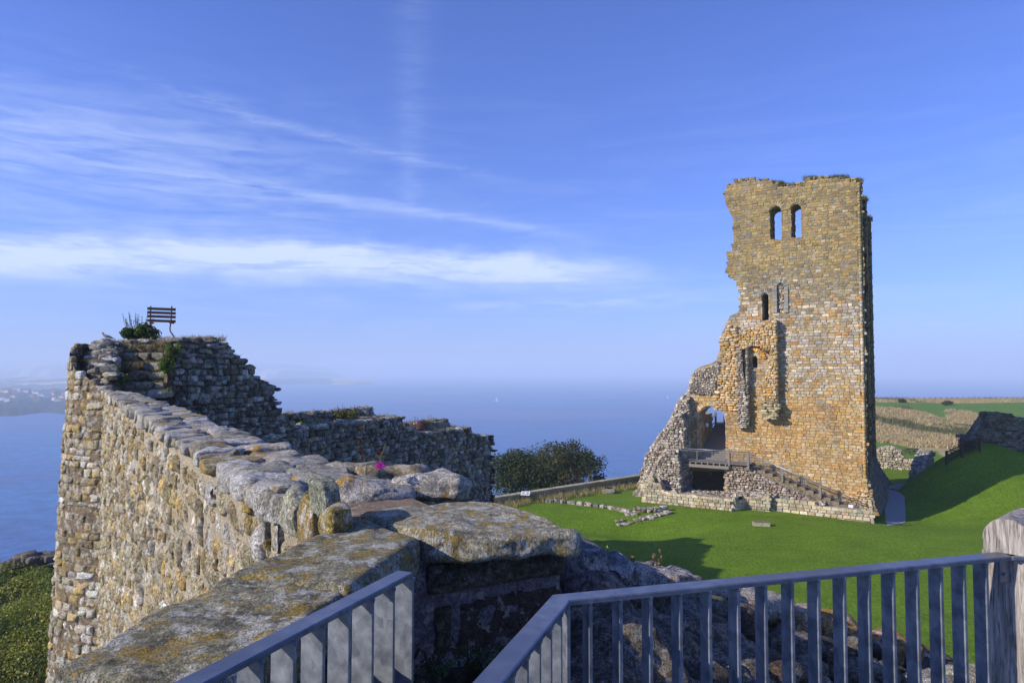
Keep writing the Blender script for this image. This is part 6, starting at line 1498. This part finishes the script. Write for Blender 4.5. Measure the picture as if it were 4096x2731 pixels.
# excavated foundations: rows of stones at turf level
def foundation(label, pts, wid, hgt, seed, rows=1, size=(.22, .5)):
    rg = np.random.default_rng(seed); P = np.array([hit(*q) for q in pts]); g = MB(); r0 = P.mean(0)
    d = np.concatenate([[0], np.cumsum(np.linalg.norm(np.diff(P[:, :2], axis=0), axis=1))]); s_ = 0
    while s_ < d[-1]:
        w_ = rg.uniform(*size); x = np.interp(s_ + w_ / 2, d, P[:, 0]); y = np.interp(s_ + w_ / 2, d, P[:, 1]); i = min(len(P) - 2, np.searchsorted(d, s_ + w_ / 2) - 1 if s_ > 0 else 0); t_ = P[i + 1] - P[i]; th = math.atan2(t_[1], t_[0])
        n_ = max(1, int(wid / .45))
        for j in range(n_):
            for r in range(rows):
                o_ = (j + .5) / n_ * wid; hh = hgt / rows
                rock(g, (x - math.sin(th) * o_ + rg.uniform(-.05, .05), y + math.cos(th) * o_, float(ground_z(x, y)) + hh * (r + .35) + rg.uniform(-.04, .04)), (w_ / 2 * 1.0, wid / n_ / 2, hh * .6), (5, 5, 4), .06, th + rg.uniform(-.15, .15), .03, 4, rub_pale(np.zeros((1, 4)), rg)[0] * .9, seed=int(rg.integers(999)))
        s_ += w_
    o = g.obj('foundation_wall', M['rubble'], smooth=True, label=label, cat='ruin'); return o
foundation('long low row of excavated stones edging the grassy hollow', [(2178, 2010), (2235, 2012), (2330, 2022), (2430, 2036), (2490, 2048), (2512, 2052)], .5, .3, 1)
foundation('short two course stretch of excavated wall nearest the fore building', [(2532, 2050), (2600, 2052), (2668, 2044)], .5, .45, 2, 2)
foundation('broken slanting line of flat excavated stones right of the hollow', [(2474, 2107), (2520, 2098), (2570, 2086), (2620, 2074), (2686, 2056)], .9, .16, 3, 1, (.3, .8))
foundation('loose pair of stones in the bottom of the grassy hollow', [(2465, 2092), (2500, 2084)], .5, .14, 4, 1, (.3, .5))
foundation('tumbled stones in the gap between two excavated walls', [(2500, 2064), (2545, 2062)], .9, .2, 5, 1, (.3, .5))

# ================================================================== RIGHT HAND SIDE: rubble walls, fence, table
def rubble_wall(name, label, pts, zt, thick, seed, cols, h=(.14, .3), w=(.2, .5), base=None, cat='ruined wall'):
    """pts plan polyline (front face on the right of the walk), zt(u) the ragged top"""
    r_ = thing(name, label, cat, (np.mean([p[0] for p in pts]), np.mean([p[1] for p in pts]), float(ground_z(pts[0][0], pts[0][1])))); sf = path_surf(pts, side=1); L_ = sf.L
    zb = lambda u: np.array([float(ground_z(*sf(np.array([q]), np.array([0.]), np.array([0.]))[0][:2])) for q in np.atleast_1d(u)])
    g = MB(); z0 = min(zb(np.linspace(0, L_, 12))) - .6; ztm = max(zt(np.linspace(0, L_, 60)))
    sheet(g, sf, 0, L_, z0, 1, 40, 14, -.1, lin((136, 124, 104)), amp=.04, vtop=lambda U: np.maximum(zt(U) - .12, z0 + .1))
    bk_ = lambda u, v, hh: sf(u, v, hh - thick); sheet(g, bk_, 0, L_, z0, 1, 40, 6, 0, lin((136, 124, 104)), vtop=lambda U: np.maximum(zt(U) - .12, z0 + .1))
    hd_ = lambda u, v, hh: sf(u, zt(u) - .12 + hh, -v); sheet(g, hd_, 0, L_, 0.08, thick, 40, 8, 0, lin((136, 124, 104)), amp=.06, freq=2)
    g.obj('core', M['rubble'], r_)
    g = MB(); S = courses(-.1, L_, z0, ztm + .2, h, w, .012, .06); S = S[S[:, 1] + S[:, 3] * .4 < zt(S[:, 0])]
    lay(g, S, sf, cols, m=6, rnd=.4, prot=.05, pvar=.08, dep=.3, rough=.12, freq=6, rot=.15, skew=.2, belly=.4, epow=5, ragged=.45, seed=seed)
    for (e0, sgn) in ((0, -1), (L_, 1)):
        p0 = sf(np.array([float(e0)]), np.array([0.]), np.array([0.]))[0]; p1 = sf(np.array([float(e0)]), np.array([0.]), np.array([-thick]))[0]; pp = [p0[:2], p1[:2]] if sgn > 0 else [p1[:2], p0[:2]]
        ef = path_surf(pp, side=1); S = courses(0, thick, z0, ztm, h, w, .012, .05); S = S[(S[:, 1] < float(zt(np.array([e0]))[0])) & (S[:, 0] < thick)]; lay(g, S, ef, cols, m=4, rnd=.6, prot=.0, pvar=.07, dep=.3, rough=.06, rot=.15, seed=seed + 3)
    S = courses(0, L_, 0, thick, w, w, .012, .05); lay(g, S, lambda u, v, hh: sf(u, zt(u) + hh - .05, -v), cols, m=4, rnd=.6, prot=.03, pvar=.07, dep=.25, rough=.06, rot=.3, seed=seed + 5)
    g.obj('rubble', M['rubble_pale' if cols is pal_l else 'rubble'], r_, smooth=True); adopt(r_); return r_
pal_l = palette((204, 192, 168), (186, 174, 150), (216, 206, 184), (166, 154, 130), (196, 180, 150), var=.16)
g1 = hit(3504, 1872); g2 = hit(3640, 1882); zl_ = lambda u: np.interp(u, [0, .3, 1.2, 2.0, 2.6, 3.0, 3.6, 4.6, 5.5], [2.0, 2.5, 2.75, 2.65, 2.3, 1.3, 1.35, 1.2, .95])
zoff = float(ground_z(g1[0], g1[1]))
rubble_wall('rubble_wall', 'pale sunlit stump of rubble wall between the keep and the fence', [g1[:2], g2[:2] + np.array([.6, -.3])], lambda u: zl_(u) + zoff, 1.4, 101, pal_l, (.18, .4), (.22, .5))
# its shaded continuation coming forward to the path behind the bank
p2 = g2[:2] + np.array([.6, -.3]); e2 = at_z(3605, 1985, .2)[:2]
L2_ = np.linalg.norm(p2 - e2)
top_px = [(3600, 1958), (3612, 1930), (3640, 1880), (3660, 1850), (3690, 1835), (3760, 1826)]
zs_ = lambda u: np.interp(u, [0, 1.5, 4, 8, L2_ - 1.5, L2_], [1.6, 1.75, 1.7, 1.55, 1.3, .5])
rubble_wall('rubble_wall', 'shaded rubble wall running up from the path behind the grassy bank', [e2 + (p2 - e2) * 0, p2 + np.array([2.8, 3.5])][::-1], lambda u: np.interp(u, [0, 3, 8, 14, 17.5, 20, 22], [1.9, 2.5, 2.6, 1.9, 1.1, 0, -.8]), 1.2, 103, rub_tur, (.14, .3), (.2, .45))
# curtain wall on the bank
cwa = np.array([44.9, 67.2]); cwb = np.array([53.0, 66.2])
ctop = [(3905, 1745), (3925, 1722), (3945, 1690), (3960, 1668), (3965, 1652), (4005, 1650), (4050, 1655), (4060, 1668), (4096, 1672), (4200, 1680)]
cn = np.array([(cwb - cwa)[1], -(cwb - cwa)[0], 0]); cn /= np.linalg.norm(cn); cd = (cwb - cwa) / np.linalg.norm(cwb - cwa)
CT = np.array([(float(np.dot(at_plane(x, y, (cwa[0], cwa[1], 0), cn)[:2] - cwa, cd)), float(at_plane(x, y, (cwa[0], cwa[1], 0), cn)[2])) for x, y in ctop])
rubble_wall('curtain_wall', 'tall dark rubble curtain wall on top of the grassy bank at the right edge', [cwa, cwb], lambda u: np.interp(u, CT[:, 0], CT[:, 1]), 2.0, 105, palette((128, 122, 108), (112, 106, 94), (142, 136, 122), (100, 94, 82), (156, 148, 132), var=.2), (.14, .28), (.2, .5))
# timber fence climbing the bank
fen = thing('timber_fence', 'dark timber post and rail fence climbing the bank to the curtain wall', 'fence', (41, 62, 3)); fp = []
for (x, y) in ((3776, 1862), (3838, 1815), (3908, 1776)):
    xw = (x - CX) / FPX * 65.3; fp.append(np.array([xw, 65.3, float(ground_z(xw, 65.3))]))
fp = np.array(fp); 
for i, q in enumerate(fp):
    g = MB(); g.box((q[0], q[1], q[2] + .55), (.09, .09, .72), lin((58, 52, 46)), bev=.015); g.obj('post', M['darkwood'], fen)
for i in range(2):
    for hz_ in (1.15, .8, .42):
        g = MB(); a_, b2 = fp[i] + [0, 0, hz_], fp[i + 1] + [0, 0, hz_]; g.tube([a_, b2], .05, 4, lin((60, 54, 48))); g.obj('rail', M['darkwood'], fen)
g = MB()
for i in range(2):
    for f in np.arange(0, 1, .05):
        q = fp[i] * (1 - f) + fp[i + 1] * f; g.tube([q + [0, 0, .05], q + [0, 0, 1.1]], .012, 3, (.1, .1, .1), cap=False)
    for k_ in np.arange(.15, 1.1, .16): g.tube([fp[i] + [0, 0, k_], fp[i + 1] + [0, 0, k_]], .008, 3, (.1, .1, .1), cap=False)
g.obj('wire_netting', M['black'], fen); adopt(fen)
for k_, (px, py) in enumerate(((3858, 1800), (3885, 1785))):
    q = np.array([(px - CX) / FPX * 65.4, 65.4, float(ground_z((px - CX) / FPX * 65.4, 65.4)) - .3]); bush(['dark thistly weeds at the middle of the timber fence', 'dark scrub in the corner of fence and curtain wall'][k_], q + np.array([0, .5, .8]), (.7, .5, .6), 500, .09, [(40, 44, 34), (60, 56, 44), (70, 64, 50)], 10, 'weed_clump', 'weed')
# picnic table
p = hit(3648, 1816); pt_ = thing('picnic_table', 'wooden picnic table with attached benches on the far lawn', 'picnic table', p)
ax_ = np.array([(.96, .1, 0), (-.1, .96, 0), (0, 0, 1)])
def pb(name, c, hf, a_=None): g = MB(); g.box(np.array(c) @ ax_, hf, lin((74, 64, 60)), ax_ if a_ is None else a_, bev=.01); g.obj(name, M['darkwood'], pt_)
for j in range(5): pb('top_plank', (0, -.32 + j * .16, .78), (1.0, .07, .025))
for s_ in (-1, 1):
    pb('seat', (0, s_ * .75, .46), (1.0, .13, .025))
    pb('crossbar', (s_ * .7, 0, .40), (.04, .8, .05)); pb('top_bearer', (s_ * .7, 0, .72), (.04, .38, .04))
    for q in (-1, 1):
        g = MB(); g.tube([np.array([s_ * .7, q * .25, .72]) @ ax_, np.array([s_ * .7, q * .62, 0]) @ ax_], .05, 4, lin((74, 64, 60))); g.obj('leg', M['darkwood'], pt_)
pb('bench_tip', (-1.15, -.6, .40), (.3, .12, .03))

# meadow of dry grass (counted by nobody) and perimeter fence on the skyline
g = MB(); rg = np.random.default_rng(55); N = 26000
px = rg.uniform(3475, 4110, N); dd_ = 106 + 112 * rg.random(N) ** .85; xx = (px - CX) / FPX * dd_
ok = near_poly(straw, xx, dd_, 1.5) | ((dd_ > 197))
xx, yy = xx[ok], dd_[ok]; zz = ground_z(xx, yy); n = len(xx)
nv = fbm(np.stack([xx * .11, yy * .022, xx * 0], -1), 4, 41); 
tanb = np.array([lin(c) for c in [(206, 182, 130), (190, 166, 114), (216, 196, 152), (170, 154, 104)]]); dkb = np.array([lin(c) for c in [(112, 114, 66), (98, 104, 60), (136, 128, 84)]])
cc = np.where((nv > .30)[:, None], dkb[rg.integers(0, 3, n)], tanb[rg.integers(0, 4, n)]) * rg.uniform(.75, 1.2, (n, 1))
hh = rg.uniform(.3, .8, n) * (1 + .4 * nv); sp_ = .34
for k_ in range(3):
    bx = xx + rg.normal(0, sp_, n); by = yy + rg.normal(0, sp_, n); w_ = rg.uniform(.05, .13, n); a_ = rg.uniform(-.5, .5, n); lx_ = rg.normal(.12, .2, n)
    V = np.stack([np.stack([bx - w_ * np.cos(a_), by - w_ * np.sin(a_), zz - .05], -1), np.stack([bx + w_ * np.cos(a_), by + w_ * np.sin(a_), zz - .05], -1), np.stack([bx + lx_, by, zz + hh * rg.uniform(.7, 1, n)], -1)], 1).reshape(-1, 3)
    g.add(V, np.arange(n * 3).reshape(-1, 3), np.repeat(cc, 3, 0))
tag(g.obj('meadow_grass', M['blade']), kind='stuff')
pf = thing('perimeter_fence', 'thin post and wire fence along the meadow skyline above the sea', 'fence', (130, 212, 3)); last = None
for px_ in range(3540, 4120, 22):
    x = (px_ - CX) / FPX * 210.0; z = float(ground_z(x, 210.0)); g = MB(); g.box((x, 210, z + .5), (.035, .035, .55), lin((70, 64, 56))); g.obj('post', M['darkwood'], pf)
    if last is not None:
        g = MB(); [g.tube([last + [0, 0, k_], np.array([x, 210, z]) + [0, 0, k_]], .015, 3, (.1, .1, .1), cap=False) for k_ in (.4, .7, 1.0)]; g.obj('wire', M['black'], pf)
    last = np.array([x, 210.0, z])
adopt(pf)

# ================================================================== BUSHY SLOPE AND ROCKS AT THE LOWER LEFT
sc_c = [(124, 136, 46), (104, 120, 42), (148, 150, 56), (84, 102, 38), (164, 158, 62), (70, 88, 34)]
rg = np.random.default_rng(91); g = MB(); cnt = 0
for i in range(46):
    y = rg.uniform(24, 37.5); x = -rg.uniform(.60, .80) * y; z = float(ground_z(x, y)); r_ = rg.uniform(.6, 1.2)
    leaves(g, (x, y, z + r_ * .2), (r_, r_, r_ * .7), 900, .06, [sc_c[k_] for k_ in rg.integers(0, 6, 3)], rg, lumps=2, shell=.5)
tag(g.obj('scrub', M['leaf']), kind='stuff')
for i, (px, py, sc__, lab) in enumerate(((60, 2290, 1.0, 'bushy yellow green shrub near the left photo edge below the sea'), (190, 2260, 1.1, 'yellow green shrub touching the foot of the lit parapet wall'))):
    y = 35.5; q = at_y(px, py, y); bush(lab, q + np.array([0, 0, -.95]), (1.3, 1.0, .7), 2600, .07, sc_c, 0)
g = MB()
for i in range(60):
    y = rg.uniform(37.3, 38.8); px_ = rg.uniform(-30, 240); x = (px_ - CX) / FPX * y; z = float(at_y(px_, np.interp(px_, [0, 60, 120, 240], [2300, 2250, 2222, 2206]), y)[2]); r_ = rg.uniform(.15, .4)
    rock(g, (x, y, z - r_ * .2 - rg.uniform(0, .3)), (r_ * 1.2, r_, r_ * .7), (5, 5, 4), r_ * .4, rg.uniform(0, 3), r_ * .2, 3, np.array(lin((128, 118, 106))) * rg.uniform(.7, 1.15), seed=i)
g.obj('rubble_wall', M['rubble'], smooth=True, label='dark rubble edge above the green scrub at the left edge, against the sea', cat='ruined wall')
g = MB()
for i in range(500):
    y = rg.uniform(15, 25); x = -rg.uniform(.58, .78) * y; z = float(ground_z(x, y)); tuft(g, (x, y, z), 12, rg.uniform(.25, .6), .3, .012, [(120, 112, 56), (80, 92, 40), (150, 134, 80), (60, 76, 34)], rg, lean=.35)
tag(g.obj('rough_grass', M['blade']), kind='stuff')

# scruffy grass left by the mower along the feet of the old walls
g = MB(); rg = np.random.default_rng(123); fr_c = [(96, 120, 40), (120, 130, 56), (80, 104, 34), (146, 140, 84)]
for (x0, y0, x1, y1, n) in ((2560, 2006, 2940, 2056, 170), (2985, 2062, 3492, 2088, 220), (2175, 2014, 2510, 2056, 90), (2530, 2056, 2680, 2050, 50), (2474, 2112, 2690, 2062, 60), (3505, 1880, 3640, 1886, 50), (2410, 1985, 2465, 1985, 14), (2985, 2108, 3110, 2112, 24)):
    for k_ in range(n):
        f = rg.random(); q = hit(x0 + (x1 - x0) * f, y0 + (y1 - y0) * f + rg.uniform(-3, 4)); tuft(g, q - [0, 0, .02], 8, rg.uniform(.06, .2), .16, .008, fr_c, rg, lean=.5)
tag(g.obj('unmown_grass', M['blade']), kind='stuff')
